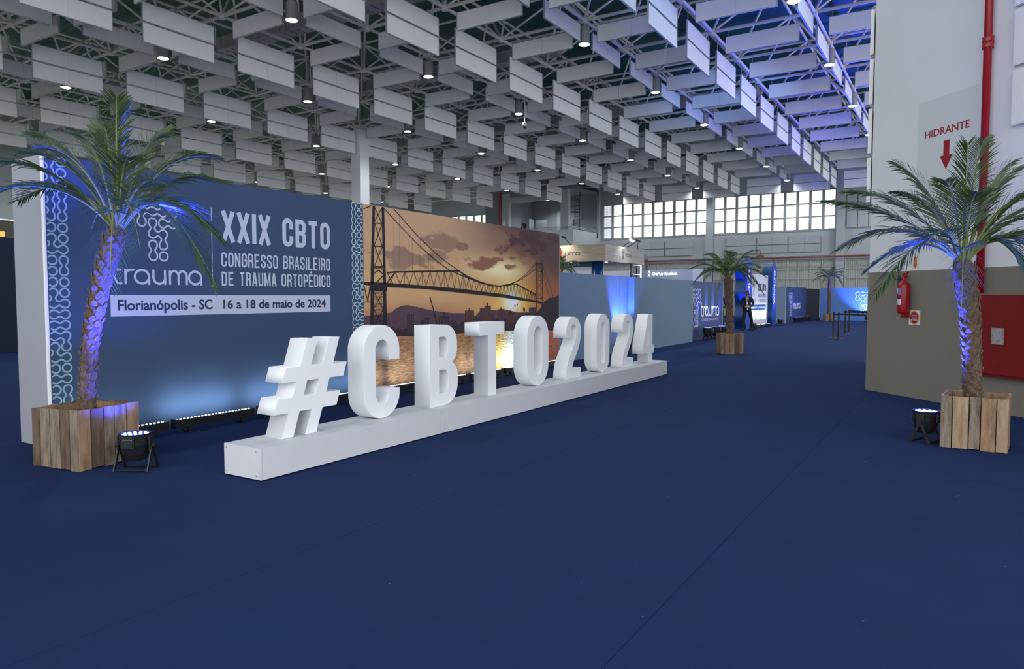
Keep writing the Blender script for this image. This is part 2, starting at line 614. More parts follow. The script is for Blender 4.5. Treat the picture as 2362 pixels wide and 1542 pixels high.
def logo_word(g, F, x0, y0, w, xh, s, m=None, off=0.003):
    """rounded word 't r a u m a' : x-height xh, base y0, total width w"""
    k = w / 5.46
    k2 = xh

    def P(l):
        return [(x0 + a * k, y0 + b * k2) for a, b in l]

    def st(l, closed=False):
        q = P(l)
        g.ribbon(F, q, s, closed, off, m)
        if not closed:
            for c in (q[0], q[-1]):
                g.poly(F, [(c[0] + s / 2 * cos(2 * pi * i / 10), c[1] + s / 2 * sin(2 * pi * i / 10)) for i in range(10)], off + .0004, m)
    st([(.09, 1.30), (.09, .45)] + arc(.40, .40, .31, .35, 180, 270, 6)[1:] + [(.45, .05)])
    st([(.0, .93), (.40, .93)])
    st([(.70, .95), (.70, .06)])
    st([(.70, .6)] + arc(1.03, .62, .33, .33, 180, 90, 6)[1:] + [(1.17, .95)])
    for ox in (1.66, 5.04):
        st(arc(ox, .51, .42, .45, 0, 360, 20), True)
        st([(ox + .42, .5), (ox + .42, .04)])
    st([(2.35, .95), (2.35, .47)] + arc(2.71, .46, .36, .40, 180, 360, 10) + [(3.07, .95)])
    st([(3.07, .5), (3.07, .05)])
    st([(3.38, .93), (3.38, .06)])
    st([(3.38, .6)] + arc(3.66, .62, .27, .33, 180, 0, 8) + [(3.93, .06)])
    st([(3.93, .6)] + arc(4.20, .62, .27, .33, 180, 0, 8) + [(4.47, .06)])
    # note: last letter begins further right
# ============================================================ hall grid (metres)
X0, Y0, S = -4.066, 14.647, 6.302
HS = S / 2
ZN = 10.25            # lower chord nodes
FAR_Y = 55.2
LEFT_X = -46.0


def in_view(x, y, z, margin=0.0):
    """keeps only the part of the hall that the photograph could show, with a wide margin"""
    a = atan2(x, y) + 0.558
    d = hypot(x, y)
    el = atan2(z - 1.5, d)
    return y > -2 and -0.66 - margin < a < 0.66 + margin and el < 0.44 + margin


# ============================================================ floor
g = G()
g.bb((LEFT_X, -8, -0.06), (14, FAR_Y + 0.4, -0.012))
floor_o = struct('floor', g, M_carpet_gap)
W = 2.06
sm = {}
k = 0
for i in range(-21, 7):
    x = -3.25 + i * W + W / 2
    g = G()
    g.bb((x - W / 2 + 0.0016, -6, -0.012), (x + W / 2 - 0.0016, FAR_Y, 0.0))
    if x < -23:
        continue
    obj('carpet_strip', g, M_carpet, floor_o)
g = G()
g.bb((LEFT_X, -6, -0.012), (-3.25 - 9 * W - .1, FAR_Y, -0.001))
obj('unseen_bounce_floor', g, mat('pale_bounce_concrete', (.30, .30, .29), .8, noise=.1, nscale=1), floor_o)  # unseen floor, made pale to bounce light up to the baffles
# bits of litter
g = G()
for i in range(150):
    y = rnd.uniform(2.2, 12)
    x = rnd.uniform(-0.62 * y - 1.5, 0.05 * y + .2)
    s_ = rnd.choice((.0012, .0015, .002, .002, .003))
    a = rnd.uniform(0, pi)
    g.box((x, y, .0015), (s_ * rnd.choice((1, 1, 1, 1, 1, 4)), s_, .001), Matrix.Rotation(a, 3, 'Z'))
tag(obj('lint', g, mat('pale_lint', (.42, .40, .40), .9)), 'pale lint and crumbs scattered on the navy carpet', 'litter', kind='stuff')

# ============================================================ roof
g = G()
n = int((FAR_Y + 8) / 0.30)
vs, fs = [], []
xr = 8.0
for i in range(n * 2):
    y = -6 + i * 0.15
    z = 12.35 + (0.05 if i % 2 else 0.0)
    vs += [(LEFT_X, y, z), (xr, y, z)]
    if i:
        a = len(vs) - 4
        fs.append((a, a + 1, a + 3, a + 2))
g.add(vs, fs)
ceil_o = struct('ceiling', g, M_roof)

# space frame: square on square offset
members = {'lower_chord': [], 'upper_chord': [], 'diagonal_strut': []}
def LN(a, b): return V((X0 - b * HS, Y0 + a * HS, ZN))
def UN(a, b): return V((X0 - (b + .5) * HS, Y0 + (a + .5) * HS, ZN + 1.75))
nodes = []
for a in range(-3, 13):
    for b in range(-2, 14):
        p = LN(a, b)
        q = UN(a, b)
        if in_view(p.x, p.y, p.z, .06):
            nodes.append(p)
            if a < 12:
                members['lower_chord'].append((p, LN(a + 1, b)))
            members['lower_chord'].append((p, LN(a, b + 1)))
            for da, db in ((0, 0), (-1, 0), (0, -1), (-1, -1)):
                if a + da < 12:
                    members['diagonal_strut'].append((p, UN(a + da, b + db)))
        if in_view(q.x, q.y, q.z, .03) and a < 12:
            members['upper_chord'].append((q, UN(a, b + 1)))
            if a < 11:
                members['upper_chord'].append((q, UN(a + 1, b)))


def unit_tube(r, n=8):
    g = G()
    g.lathe([(r, 0), (r, 1)], n)
    return g.mesh('tube', M_truss, True)


tubes = {'lower_chord': unit_tube(.055), 'upper_chord': unit_tube(.05), 'diagonal_strut': unit_tube(.038)}
rads = {'lower_chord': .055, 'upper_chord': .05, 'diagonal_strut': .038}
for kname, lst in members.items():
    lst.sort(key=lambda t: ((t[0] + t[1]) / 2 - V((0, 0, 1.5))).length)
    for p, q in lst[:290]:
        o = obj(kname, tubes[kname], None, ceil_o)
        d = q - p
        o.rotation_euler = d.to_track_quat('Z', 'Y').to_euler()
        o.location = p
        o.scale = (1, 1, d.length)
    g = G()
    for p, q in lst[290:]:
        g.path([p, q], rads[kname], 5)
    if g.v:
        obj('distant_' + kname, g, M_truss, ceil_o, kind='stuff')
g = G()
for p in nodes:
    g.lathe([(.02, -.11), (.10, -.09), (.12, 0), (.10, .09), (.02, .11)], 8, p)
obj('truss_node', g, M_truss, ceil_o, kind='stuff')
# ventilation ducts above the baffles
for k_, (y, xa, xb) in enumerate(((17.35, -26, -9.5), (24.1, -27, -13), (33.8, -30, -8), (42.0, -36, -7))):
    g = G()
    n = int((xb - xa) / .35)
    for i in range(n):
        x = xa + (xb - xa) * (i + .5) / n
        g.bb((x - .155, y - .3, 10.55), (x + .155, y + .3, 10.98))
    g.bb((xa, y - .28, 10.57), (xb, y + .28, 10.96))
    obj('air_duct', g, mat('galvanised_duct', (.42, .42, .42), .5, .3, noise=.2, nscale=3), ceil_o)

# ============================================================ suspended baffles
LP = 2.28      # baffle length
def panel_mesh(w, h, t=0.045):
    g = G()
    e = .006
    x0, x1, z0, z1 = -w / 2 + .0025, w / 2 - .0025, 0, h
    # slightly pillowed front and back faces
    for s_ in (-1, 1):
        vs = [(x0, s_ * (t / 2 - e), z0), (x1, s_ * (t / 2 - e), z0), (x1, s_ * (t / 2 - e), z1), (x0, s_ * (t / 2 - e), z1),
              (x0 + e, s_ * t / 2, z0 + e), (x1 - e, s_ * t / 2, z0 + e), (x1 - e, s_ * t / 2, z1 - e), (x0 + e, s_ * t / 2, z1 - e)]
        fs = [(0, 1, 5, 4), (1, 2, 6, 5), (2, 3, 7, 6), (3, 0, 4, 7), (4, 5, 6, 7)]
        g.add(vs, fs)
    b = t / 2 - e
    g.add([(x0, -b, z0), (x1, -b, z0), (x1, b, z0), (x0, b, z0), (x0, -b, z1), (x1, -b, z1), (x1, b, z1), (x0, b, z1)],
          [(0, 1, 2, 3), (4, 7, 6, 5), (0, 3, 7, 4), (1, 5, 6, 2)])
    return g.mesh('panel', M_baffle)


PM = panel_mesh(LP / 2, .52)


def baffle(double):
    t = thing('acoustic_baffle', 'x', 'acoustic panel')
    rows = (0.0,) if not double else (0.0, 0.58)
    H = .52 if not double else 1.10
    for z in rows:
        for s_ in (-1, 1):
            obj('panel', PM, None, t, loc=(s_ * LP / 4, 0, z))
    g = G()
    for z in rows:
        g.bb((-LP / 2, -.026, z - .014), (LP / 2, .026, z - .001))
        g.bb((-LP / 2, -.024, z + .521), (LP / 2, .024, z + .531))
    for s_ in (-1, 1):
        g.bb((s_ * LP / 2 - .008, -.027, 0), (s_ * LP / 2 + .008, .027, H))
        g.path([(s_ * LP / 2 * .92, 0, H), (s_ * LP / 2 * .92, 0, H + (.172 if not double else .362))], .01, 5)
        g.path([(s_ * LP / 2 * .92, 0, 0), (s_ * LP / 2 * .92, 0, -.05)], .007, 5)
    obj('trim', g, M_baffle_frame, t)
    return t


G_S, G_D = 'single-tier acoustic baffles under the roof', 'double-tier acoustic baffles under the roof'
L_SX = 'pale grey single-tier acoustic baffle hung broadside across the hall roof'
L_SY = 'pale grey single-tier acoustic baffle hung lengthwise in line with the lamps'
L_D = 'pale grey double-tier acoustic baffle hung lengthwise between the lamp rows'
L_DX = 'pale grey double-tier acoustic baffle hung above the far windows'
places = []
for a in range(-3, 13):
    for b in range(-2, 14):
        n = LN(a, b)
        # across (x direction)
        cx, cy = n.x - HS / 2, n.y + .06
        dbl = a >= 12
        places.append((cx, cy, 0, 8.72 if dbl else 9.5, dbl, 'X'))
        cx, cy = n.x, n.y + HS / 2 + .1
        if a < 12:
            dd = (b % 2 == 1)
            places.append((cx, cy, 1, 8.72 if dd else 9.5, dd, 'Y'))
kept = []
for (x, y, o_, z, dd, ax) in places:
    if not in_view(x, y, z, .03):
        continue
    if y > FAR_Y - 1.5 and ax == 'Y':
        continue
    if x < LEFT_X + 1.6 or (x < -24.4 and y > 48.6):
        continue
    # stay out of the white block on the right
    if x > -2.3 and y > 11.6:
        continue
    if x > -2.0:
        if y > 9 - x:
            continue
    kept.append((hypot(x, y), x, y, o_, z, dd, ax))


def seen(x, y, z):
    d = -.529 * x + .847 * y
    if d < 1: return None
    px, py = 1181 + 1655 * (.848 * x + .529 * y) / d, 771 - 1655 * ((z - 1.5) / d + .0525)
    return px if -20 < px < 2010 and py > -40 else None


NTH = ['first', 'second', 'third', 'fourth', 'fifth', 'sixth', 'seventh', 'eighth', 'ninth', 'tenth', 'eleventh', 'twelfth', 'thirteenth', 'fourteenth', 'fifteenth', 'sixteenth']
named = {}
kept.sort()
protoS, protoD = baffle(False), baffle(True)
nS = nD = 0
far_g = G()
for d, x, y, o_, z, dd, ax in kept:
    jit = rnd.uniform(-.004, .004)
    if nS + nD >= 300:
        for zz in ((0, .58) if dd else (0,)):
            for s_ in (-1, 1):
                c_ = s_ * LP / 4
                far_g.box((x + (0 if o_ else c_), y + (c_ if o_ else 0), z + zz + .26), (LP / 2 - .006 if not o_ else .045, LP / 2 - .006 if o_ else .045, .52))
        continue
    if not dd:
        nS += 1
        p, first = protoS, nS == 1
    else:
        nD += 1
        p, first = protoD, nD == 1
    o = p if first else copy_tree(p)
    o.location = (x, y, z + jit)
    o.rotation_euler = (0, 0, (pi / 2 if o_ else 0) + rnd.uniform(-.012, .012))
    if ax == 'X':
        o['label'] = L_DX if dd else L_SX
        o['group'] = 'double-tier acoustic baffles above the far windows' if dd else 'single-tier acoustic baffles hung across the hall'
    else:
        o['label'] = L_D if dd else L_SY
        o['group'] = G_D if dd else 'single-tier acoustic baffles hung in line with the lamps'
    named.setdefault((ax, dd), {}).setdefault(round(y, 1), []).append((seen(x, y, z), o))
KIND_TXT = {('X', False): 'single-tier crosswise', ('X', True): 'double-tier crosswise', ('Y', False): 'single-tier lengthwise', ('Y', True): 'double-tier lengthwise'}
for key, rows in named.items():
    vis = [yy for yy in sorted(rows) if any(px is not None for px, o in rows[yy])]
    for ri, yy in enumerate(vis):
        row = sorted([(px, o.name, o) for px, o in rows[yy] if px is not None], key=lambda q: -q[0])
        for qi, (px, _n, o) in enumerate(row):
            if qi < len(NTH) and ri < len(NTH):
                o['label'] = 'grey %s hanging baffle, %s from the right in the %s such row back' % (KIND_TXT[key], NTH[qi], NTH[ri])
if far_g.v:
    tag(obj('far_baffles', far_g, M_baffle), 'remaining pale grey acoustic baffles far off under the roof', 'acoustic panel', kind='stuff')

# ============================================================ high-bay lamps
def make_lamp():
    t = thing('pendant_lamp', 'grey cylindrical high-bay lamp glowing white under the roof truss', 'lamp', group='high-bay lamps under the roof')
    g = G()
    g.lathe([(.16, .02), (.175, .03), (.175, .50), (.15, .53), (.05, .54), (.04, .72)], 20)
    g.lathe([(.185, 0), (.185, .035)], 20)
    obj('housing', g, M_housing, t, smooth=False)
    g = G()
    g.lathe([(.03, -.035), (.13, -.022), (.172, -.002)], 20)
    obj('lens', g, M_lamp, t)
    return t


lamp0 = make_lamp()
lamps = []
first = True
for i in range(-1, 7):
    for j in range(-1, 7):
        x, y = X0 - j * S, Y0 + i * S
        if x > -2.2 and y > 9:
            continue
        if not in_view(x, y, 9.5, .25):
            continue
        if in_view(x, y, 9.5, .04):
            o = lamp0 if first else copy_tree(lamp0)
            first = False
            o.location = (x, y, 9.5)
            lamps.append((i, j, o))
        add_light('high_bay_light', 'SPOT', (x, y, 9.44), LAMP_W, (.90, .96, 1.0), (x, y, 0), spot_size=R(150), spot_blend=0.6, shadow_soft_size=0.17)

ORD = ['nearest', 'second', 'third', 'fourth', 'fifth', 'sixth', 'seventh', 'eighth', 'ninth', 'tenth']
rows_ = sorted(set(i for i, j, o in lamps))
for i in rows_:
    row = sorted([(j, o) for i2, j, o in lamps if i2 == i], key=lambda q: q[0])
    for q, (j, o) in enumerate(row):
        o['label'] = 'glowing cylindrical high-bay lamp, %s from the right in the %s lamp row from the camera' % ('first' if q == 0 else ORD[q], ORD[rows_.index(i)])
# security camera on a drop pole
t = thing('security_camera', 'small white dome security camera on a drop pole beside a lamp', 'camera', (-16.35, 27.25, 9.0))
g = G(); g.path([(0, 0, .08), (0, 0, 1.195)], .02, 8); obj('pole', g, M_white, t)
g = G(); g.lathe([(.05, .10), (.085, .08), (.085, -.06), (.06, -.08)], 14); obj('body', g, M_white, t, smooth=True)
g = G(); g.lathe([(.07, -.08), (.066, -.12), (.04, -.16), (.01, -.175)], 14); obj('dome', g, M_blackp, t, smooth=True)

# ============================================================ column in the middle of the hall
cx, cy = LN(4, 7).x, LN(4, 7).y
g = G()
RM = Matrix.Rotation(R(45), 3, 'Z')
g.box((cx, cy, 4.95), (.62, .62, 9.9))
col = struct('trim_1', g, mat('white_column_paint', (.80, .83, .84), .8))
g = G()
g.box((cx, cy, 9.98), (.44, .44, .2)); g.box((cx, cy, 10.1), (.75, .75, .05))
for k in range(8):
    a = k * pi / 4
    g.path([(cx, cy, 9.95), (cx + cos(a) * .6, cy + sin(a) * .6, 10.25)], .05, 6)
obj('column_head', g, M_truss, col)
g = G()
for k in range(4):
    g.box((cx + .32, cy - .22 + k * .15, 5.9 + .02 * (k % 2)), (.04, .10, .12)); g.box((cx - .22 + k * .15, cy - .32, 5.9 + .02 * (k % 2)), (.10, .04, .12))
g.box((cx + .32, cy, 5.93), (.02, .6, .02)); g.box((cx, cy - .32, 5.93), (.6, .02, .02))
obj('cable_clamp', g, M_steel, col)

# ============================================================ far wall with windows
g = G()
wins = [(-25.5, -16.7), (-16.22, -7.55), (-44.8, -36.0)]
# wall built round the window openings
ZB, ZT = 6.28, 9.08
g.bb((LEFT_X, FAR_Y, 0), (8, FAR_Y + .3, ZB))
g.bb((LEFT_X, FAR_Y, ZT), (8, FAR_Y + .3, 12.4))
xs = [LEFT_X] + [v for w in sorted(wins) for v in w] + [8]
for i in range(0, len(xs), 2):
    g.bb((xs[i], FAR_Y, ZB), (xs[i + 1], FAR_Y + .3, ZT))
wall_far = struct('wall_far', g, M_far)
for wi, (xa, xb) in enumerate(wins):
    g = G()
    nc = 10
    cw = (xb - xa) / nc
    for c in range(nc + 1):
        g.bb((xa + c * cw - .09, FAR_Y - .04, ZB), (xa + c * cw + .09, FAR_Y + .12, ZT))
    for r_ in range(4):
        z = ZB + (ZT - ZB) * r_ / 3
        g.bb((xa, FAR_Y - .02, z - .05), (xb, FAR_Y + .1, z + .05))
    # fine safety grid behind the panes
    g.bb((xa - .08, FAR_Y - .03, ZT), (xb + .08, FAR_Y + .1, ZT + .09)); g.bb((xa - .08, FAR_Y - .03, ZB - .09), (xb + .08, FAR_Y + .1, ZB))
    w = struct('window_%d' % (wi + 1), g, M_steel)
    for c in range(nc):
        for r_ in range(3):
            gg = G()
            za = ZB + (ZT - ZB) * r_ / 3
            gg.bb((xa + c * cw + .09, FAR_Y + .13, za + .05), (xa + (c + 1) * cw - .09, FAR_Y + .15, za + (ZT - ZB) / 3 - .05))
            obj('pane', gg, M_pane_d if (c == 0 and wi == 0) else M_pane, w)
    gm = G()
    for c in range(nc):
        for q in range(1, 6):
            x = xa + c * cw + .09 + (cw - .18) * q / 6
            gm.bb((x - .008, FAR_Y + .09, ZB), (x + .008, FAR_Y + .10, ZT))
    for q in range(1, 21):
        z = ZB + (ZT - ZB) * q / 21
        gm.bb((xa, FAR_Y + .09, z - .008), (xb, FAR_Y + .10, z + .008))
    obj('safety_grid', gm, mat('glowing_mesh_wire', (.72, .74, .76), .7, emit=(.9, .94, .97), estr=.85), w, kind='stuff')  # glow added to the wire so it fades against the bright panes
g = G()
g.bb((LEFT_X, -7.4, 0), (-13.0, -7.2, 12.4))
struct('wall_back_light_block', g, M_far)  # unseen wall, added to block light and darken the left side
# pilasters
g = G()
for x in (-16.46, -12.0 + 9.9, -7.25, -26.0):
    g.bb((x - .26, FAR_Y - .35, 0), (x + .26, FAR_Y, 12.3))
obj('pilaster', g, M_far, wall_far)
g = G()
g.bb((-26, FAR_Y - .12, 4.42), (8, FAR_Y, 4.62))
obj('ledge', g, M_far, wall_far)
g = G()
g.path([(-25.5, FAR_Y - .45, 4.33), (8, FAR_Y - .45, 4.33)], .05, 8)
for x in (-21.6, -12.6):
    g.bb((x - .25, FAR_Y - .5, 4.36), (x + .25, FAR_Y - .4, 4.55)); g.path([(x, FAR_Y - .45, 4.4), (x, FAR_Y - .45, 4.9)], .04, 6)
tag(obj('water_pipe', g, M_pipe), 'long dull red pipe running along the far wall above the gates', 'pipe')
# wall mounted absorber panels
for (xa, xb, n_) in ((-24.65, -17.75, 3), (-15.2, -8.5, 3)):
    for c in range(n_):
        for r_ in range(2):
            w_ = (xb - xa) / n_
            x = xa + c * w_
            z = 4.72 + r_ * .60
            t = thing('wall_absorber', 'pale acoustic panel, %s in the %s row under the %s high window' % (('leftmost', 'middle', 'rightmost')[c], ('lower', 'upper')[r_], 'left' if xa < -20 else 'right'), 'acoustic panel', (x + w_ / 2, FAR_Y - .12, z), 0, 'acoustic panels on the far wall')
            for s_ in (-1, 1):
                gg = G(); gg.box((s_ * (w_ - .1) / 4, .02, .28), ((w_ - .1) / 2 - .01, .05, .54)); obj('panel', gg, mat('old_absorber_fabric', (.40, .425, .44), .9, noise=.05, nscale=3), t)
            gg = G(); gg.box((-w_ / 2 + .03, .03, .28), (.04, .08, .58)); obj('bracket', gg, M_steel, t)
for c in range(3):
    for r_ in range(2):
        gg = G(); gg.box((-6.55 + c * .70, FAR_Y - .08, 6.9 + r_ * 1.2), (.64, .05, 1.15))
        tag(obj('wall_absorber', gg, mat('old_absorber_fabric', (.40, .425, .44))), 'tall pale acoustic panel right of the far windows, %s in the %s row' % (('left', 'middle', 'right')[c], ('lower', 'upper')[r_]), 'acoustic panel', 'tall acoustic panels at the right end of the far wall')

# big sliding gates
def gate(n_, xa, xb, name, lab):
    g = G()
    g.bb((xa, FAR_Y - .10, .1), (xb, FAR_Y - .05, 4.18))
    w = struct('door_%d' % n_, g, M_gate)
    gr = G()
    x = xa
    while x < xb:
        gr.bb((x, FAR_Y - .125, .1), (x + .05, FAR_Y - .10, 4.15)); x += .12
    obj('ribbed_sheet', gr, M_gate, w, kind='stuff')
    nc = max(1, round((xb - xa) / .79))
    for c in range(nc + 1):
        gg = G(); x = xa + (xb - xa) * c / nc; gg.bb((x - .035, FAR_Y - .17, .1), (x + .035, FAR_Y - .12, 4.18)); obj('stile', gg, M_steel if 0 else M_gate, w)
    for z in (.1, 1.0, 1.9, 2.8, 3.5, 4.18):
        gg = G(); gg.bb((xa, FAR_Y - .175, z - .03), (xb, FAR_Y - .13, z + .03)); obj('rail', gg, M_gate, w)
    gg = G(); gg.bb((xa - .1, FAR_Y - .22, 4.18), (xb + .1, FAR_Y - .06, 4.28)); obj('top_track', gg, M_steel, w)
gate(1, -11.55, -7.6, '', '')
gate(2, -16.1, -11.85, '', '')
gate(3, -21.4, -16.8, '', '')
gate(4, -25.6, -21.7, '', '')
gate(5, -6.9, -2.4, '', '')

# ============================================================ mezzanine block in the far left corner
YM = 50.15
MX0, MX1 = -32.4, -25.7
g = G()
g.bb((MX0 - 8, YM, 0), (MX1, FAR_Y, 6.349))
g.bb((MX0 - 8, YM, 6.35), (MX1, YM + .15, 6.75)); g.bb((MX1 - .15, YM + .151, 6.35), (MX1, FAR_Y, 6.75))
mez = struct('wall_mezzanine', g, M_far)
g = G()
g.bb((MX0, YM + 4.3, 6.35), (MX1, YM + 4.5, 10.4)); g.bb((MX0 + .2, YM + .4, 6.36), (MX0 + .4, YM + 4.4, 10.4))
g.bb((MX0, YM + .1, 9.95), (MX1, YM + 4.5, 10.1))
obj('back_wall', g, M_dark, mez)
g = G()
g.bb((-32.1, YM + .2, 6.36), (-31.75, YM + .5, 12.3)); g.bb((-26.93, YM + .2, 6.36), (-26.25, YM + .6, 12.3))
obj('pillar', g, M_far, mez)
g = G(); g.bb((-32.05, YM + .25, 9.2), (-26.3, YM + .48, 9.62)); obj('beam', g, M_far, mez)
g = G(); g.bb((-34.0, YM + .1, 6.35), (-32.45, YM + .3, 12.3)); obj('side_wall', g, M_dark, mez)
g = G(); g.bb((-30.9, YM + 3.2, 6.4), (-29.9, YM + 3.4, 8.0)); g.bb((-31.5, YM + 2.6, 6.4), (-31.2, YM + 3.4, 8.1)); obj('partition', g, M_dark, mez)
g = G(); g.bb((-29.4, YM + 4.2, 6.4), (-27.9, YM + 4.28, 8.9)); g.bb((-27.9, YM + 4.2, 8.0), (-27.1, YM + 4.28, 9.0)); obj('doorway', g, mat('grey_door', (.25, .27, .29), .8), mez)
t = thing('guard_rail', 'thin white metal guard rail along the mezzanine parapet', 'railing', (MX1, YM, 6.75))
g = G(); g.path([(-7, .08, .24), (-.08, .08, .24), (-.08, 5, .24)], .03, 6); g.path([(-7, .08, .12), (-.08, .08, .12), (-.08, 5, .12)], .018, 6); obj('rail', g, M_steel, t)
for x, y in ((-6, .08), (-4.5, .08), (-3, .08), (-1.5, .08), (-.08, .08), (-.08, 1.6), (-.08, 3.2), (-.08, 4.8)):
    g = G(); g.path([(x, y, 0), (x, y, .24)], .025, 6); obj('post', g, M_steel, t)
g = G(); g.path([(-32.38, YM - .12, 3), (-32.38, YM - .12, 10.0)], .09, 10)
tag(obj('riser_pipe', g, M_red), 'dark red vertical pipe at the left end of the mezzanine', 'pipe')
t = thing('caged_ladder', 'thin caged steel ladder climbing the mezzanine back wall', 'ladder', (-26.45, YM + 2.2, 6.4))
g = G()
for s_ in (-.22, .22): g.path([(s_, 0, 0), (s_, 0, 3.6)], .025, 6)
obj('rail', g, M_black, t)
for q in range(12):
    g = G(); g.path([(-.22, 0, .2 + q * .28), (.22, 0, .2 + q * .28)], .018, 5); obj('rung', g, M_black, t)
for z in (.9, 1.9, 2.9):
    g = G(); g.path([(.4 * cos(a_), -.4 + .4 * sin(a_), z) for a_ in [R(v) for v in range(0, 361, 24)]], .018, 5); obj('cage_hoop', g, M_black, t)

# ============================================================ left building wall
g = G()
g.bb((LEFT_X - .3, -6, 0), (LEFT_X, FAR_Y, 4.55)); g.bb((LEFT_X - .3, -6, 5.9), (LEFT_X, FAR_Y, 12.4))
g.bb((LEFT_X - .1, -6, 4.55), (LEFT_X + .25, FAR_Y, 4.88))
wl = struct('wall_left', g, M_far)
g = G(); g.bb((LEFT_X - 3, -6, 4.5), (LEFT_X - 2.8, FAR_Y, 6.1)); obj('gallery_back', g, mat('brown_gallery', (.05, .045, .035), .9), wl)
g = G()
for i in range(30):
    g.box((LEFT_X - .2, 20.3 + i * .12, 5.2), (.08, .07, 1.45))
obj('gallery_curtain', g, M_brown_col, wl, kind='stuff')
g = G(); g.bb((LEFT_X - 2.78, 17.6, 4.9), (LEFT_X - 2.7, 20.6, 5.4)); obj('lit_room_wall', g, M_warm, wl)
# low black-blue partition seen left of the backdrop
g = G()
g.bb((-22.0, 3.0, 0), (-21.9, 13.0, 3.11))
tag(obj('partition_wall', g, M_dkpart), 'tall near-black partition standing left of the backdrop', 'partition')

# ============================================================ white block with the hydrant on the right
PX, PY = -1.25, 12.84
u45 = V((1, -1, 0)).normalized()
FR = frame((PX, PY, 0), u45)
g = G()
L_ = 7.0
foot = [(PX, PY), (PX + L_ * u45.x, PY + L_ * u45.y), (PX + 9, PY - 3), (PX + 9, PY + 6), (PX, PY + 6)]
n = len(foot)
def prism(g, foot, z0, z1):
    n = len(foot)
    g.add([(x, y, z0) for x, y in foot] + [(x, y, z1) for x, y in foot],
          [tuple(range(n))[::-1], tuple(range(n, 2 * n))] + [(i, (i + 1) % n, n + (i + 1) % n, n + i) for i in range(n)])
prism(g, foot, 0, 12.3)
wr = struct('wall_right', g, M_wallw)
g = G()
g.rect(FR, -0.012, 0, L_, 1.885, 0.0, None, .012)
obj('painted_band', g, M_wallb, wr)
g = G(); g.rect(FR, .93, 2.6, 1.97, 4.31, .0, None, .0025); obj('painted_patch', g, M_patch, wr)
hy = text('fire_sign_lettering', 'HIDRANTE', FR, 1.065, 3.775, .765, .105, M_redp, None, .004, .012)
tag(hy, 'red HIDRANTE lettering painted on the grey wall patch', 'sign')
g = G()
g.poly(FR, [(1.405, 3.68), (1.405, 3.475), (1.345, 3.475), (1.455, 3.28), (1.565, 3.475), (1.505, 3.475), (1.505, 3.68)], .003, None, .002)
tag(obj('fire_arrow', g, M_redp), 'large red painted arrow pointing down below the HIDRANTE lettering', 'sign')
# riser
t = thing('hydrant_riser', 'thick glossy red standpipe running up the white wall', 'pipe', FR @ V((2.165, 0, .10)))
g = G(); g.path([(0, 0, 1.55), (0, 0, 12)], .048, 16); obj('pipe', g, M_red, t, smooth=True)
g = G()
for z in (4.72, 4.80): g.lathe([(.066, z - .022), (.066, z + .022)], 16)
for k in range(8):
    a = k * pi / 4; g.path([(.058 * cos(a), .058 * sin(a), 4.68), (.058 * cos(a), .058 * sin(a), 4.84)], .008, 6)
obj('flange', g, M_red, t)
# hydrant cabinet
t = thing('hydrant_cabinet', 'red metal hydrant cabinet with a small glass window on the taupe wall', 'cabinet', (0, 0, 0))
g = G(); g.rect(FR, 2.09, .47, 3.0, 1.525, .012, None, .09); obj('cabinet_body', g, M_redbox, t)
g = G(); g.rect(FR, 2.125, .515, 2.965, 1.485, .102, None, .018)
g.rect(FR, 2.12, .51, 2.97, .525, .12, None, .006)
obj('cabinet_door', g, M_redbox, t)
dr = t.children[-1]
g = G(); g.rect(FR, 2.385, .895, 2.575, 1.105, .120, None, .006); obj('window_glass', g, M_glass, dr)
g = G(); g.rect(FR, 2.375, .885, 2.385, 1.115, .12, None, .01); g.rect(FR, 2.575, .885, 2.585, 1.115, .12, None, .01); g.rect(FR, 2.375, 1.105, 2.585, 1.115, .12, None, .01); g.rect(FR, 2.375, .885, 2.585, .895, .12, None, .01)
obj('window_trim', g, M_redbox, dr)
g = G()
for q in range(3): g.rect(FR, 2.42, .60 + q * .03, 2.50, .612 + q * .03, .12, None, .006)
obj('vent_louvre', g, M_redbox, dr)
g = G(); g.rect(FR, 2.86, .99, 2.90, 1.02, .12, None, .02); obj('latch', g, M_steel, dr)
# extinguisher
t = thing('fire_extinguisher', 'red fire extinguisher with a black hose hung on the taupe wall', 'extinguisher', FR @ V((.865, 1.25, .115)), -pi / 4)
g = G()
g.lathe([(.055, 0), (.075, .012), (.083, .04), (.083, .40), (.078, .43), (.055, .465), (.03, .485), (.028, .50)], 24); obj('cylinder', g, M_red, t, smooth=True)
g = G(); g.lathe([(.026, .495), (.026, .53), (.018, .545)], 12); g.box((.02, -.0, .545), (.10, .028, .025), Matrix.Rotation(-.45, 3, 'Y')); g.box((-.005, 0, .575), (.03, .02, .05)); g.box((.05, 0, .59), (.09, .024, .018), Matrix.Rotation(-.8, 3, 'Y'))
obj('valve', g, M_red, t)
hp = [(-.03, -.01, .52), (-.08, -.01, .505), (-.15, -.01, .515), (-.21, -.01, .57), (-.215, -.01, .64), (-.17, -.01, .69), (-.12, -.01, .68), (-.09, -.01, .62), (-.085, -.01, .56)]
g = G(); g.path(hp, .011, 8); obj('hose', g, M_blackp, t, smooth=True)
g = G(); g.path([(-.085, -.01, .57), (-.088, -.01, .42)], [.016, .020], 10); obj('nozzle', g, M_blackp, t)
g = G(); g.path([(-.03, 0, .525), (-.01, 0, .525)], .014, 8); obj('fitting', g, mat('chrome', (.6, .6, .62), .2, 1), t)
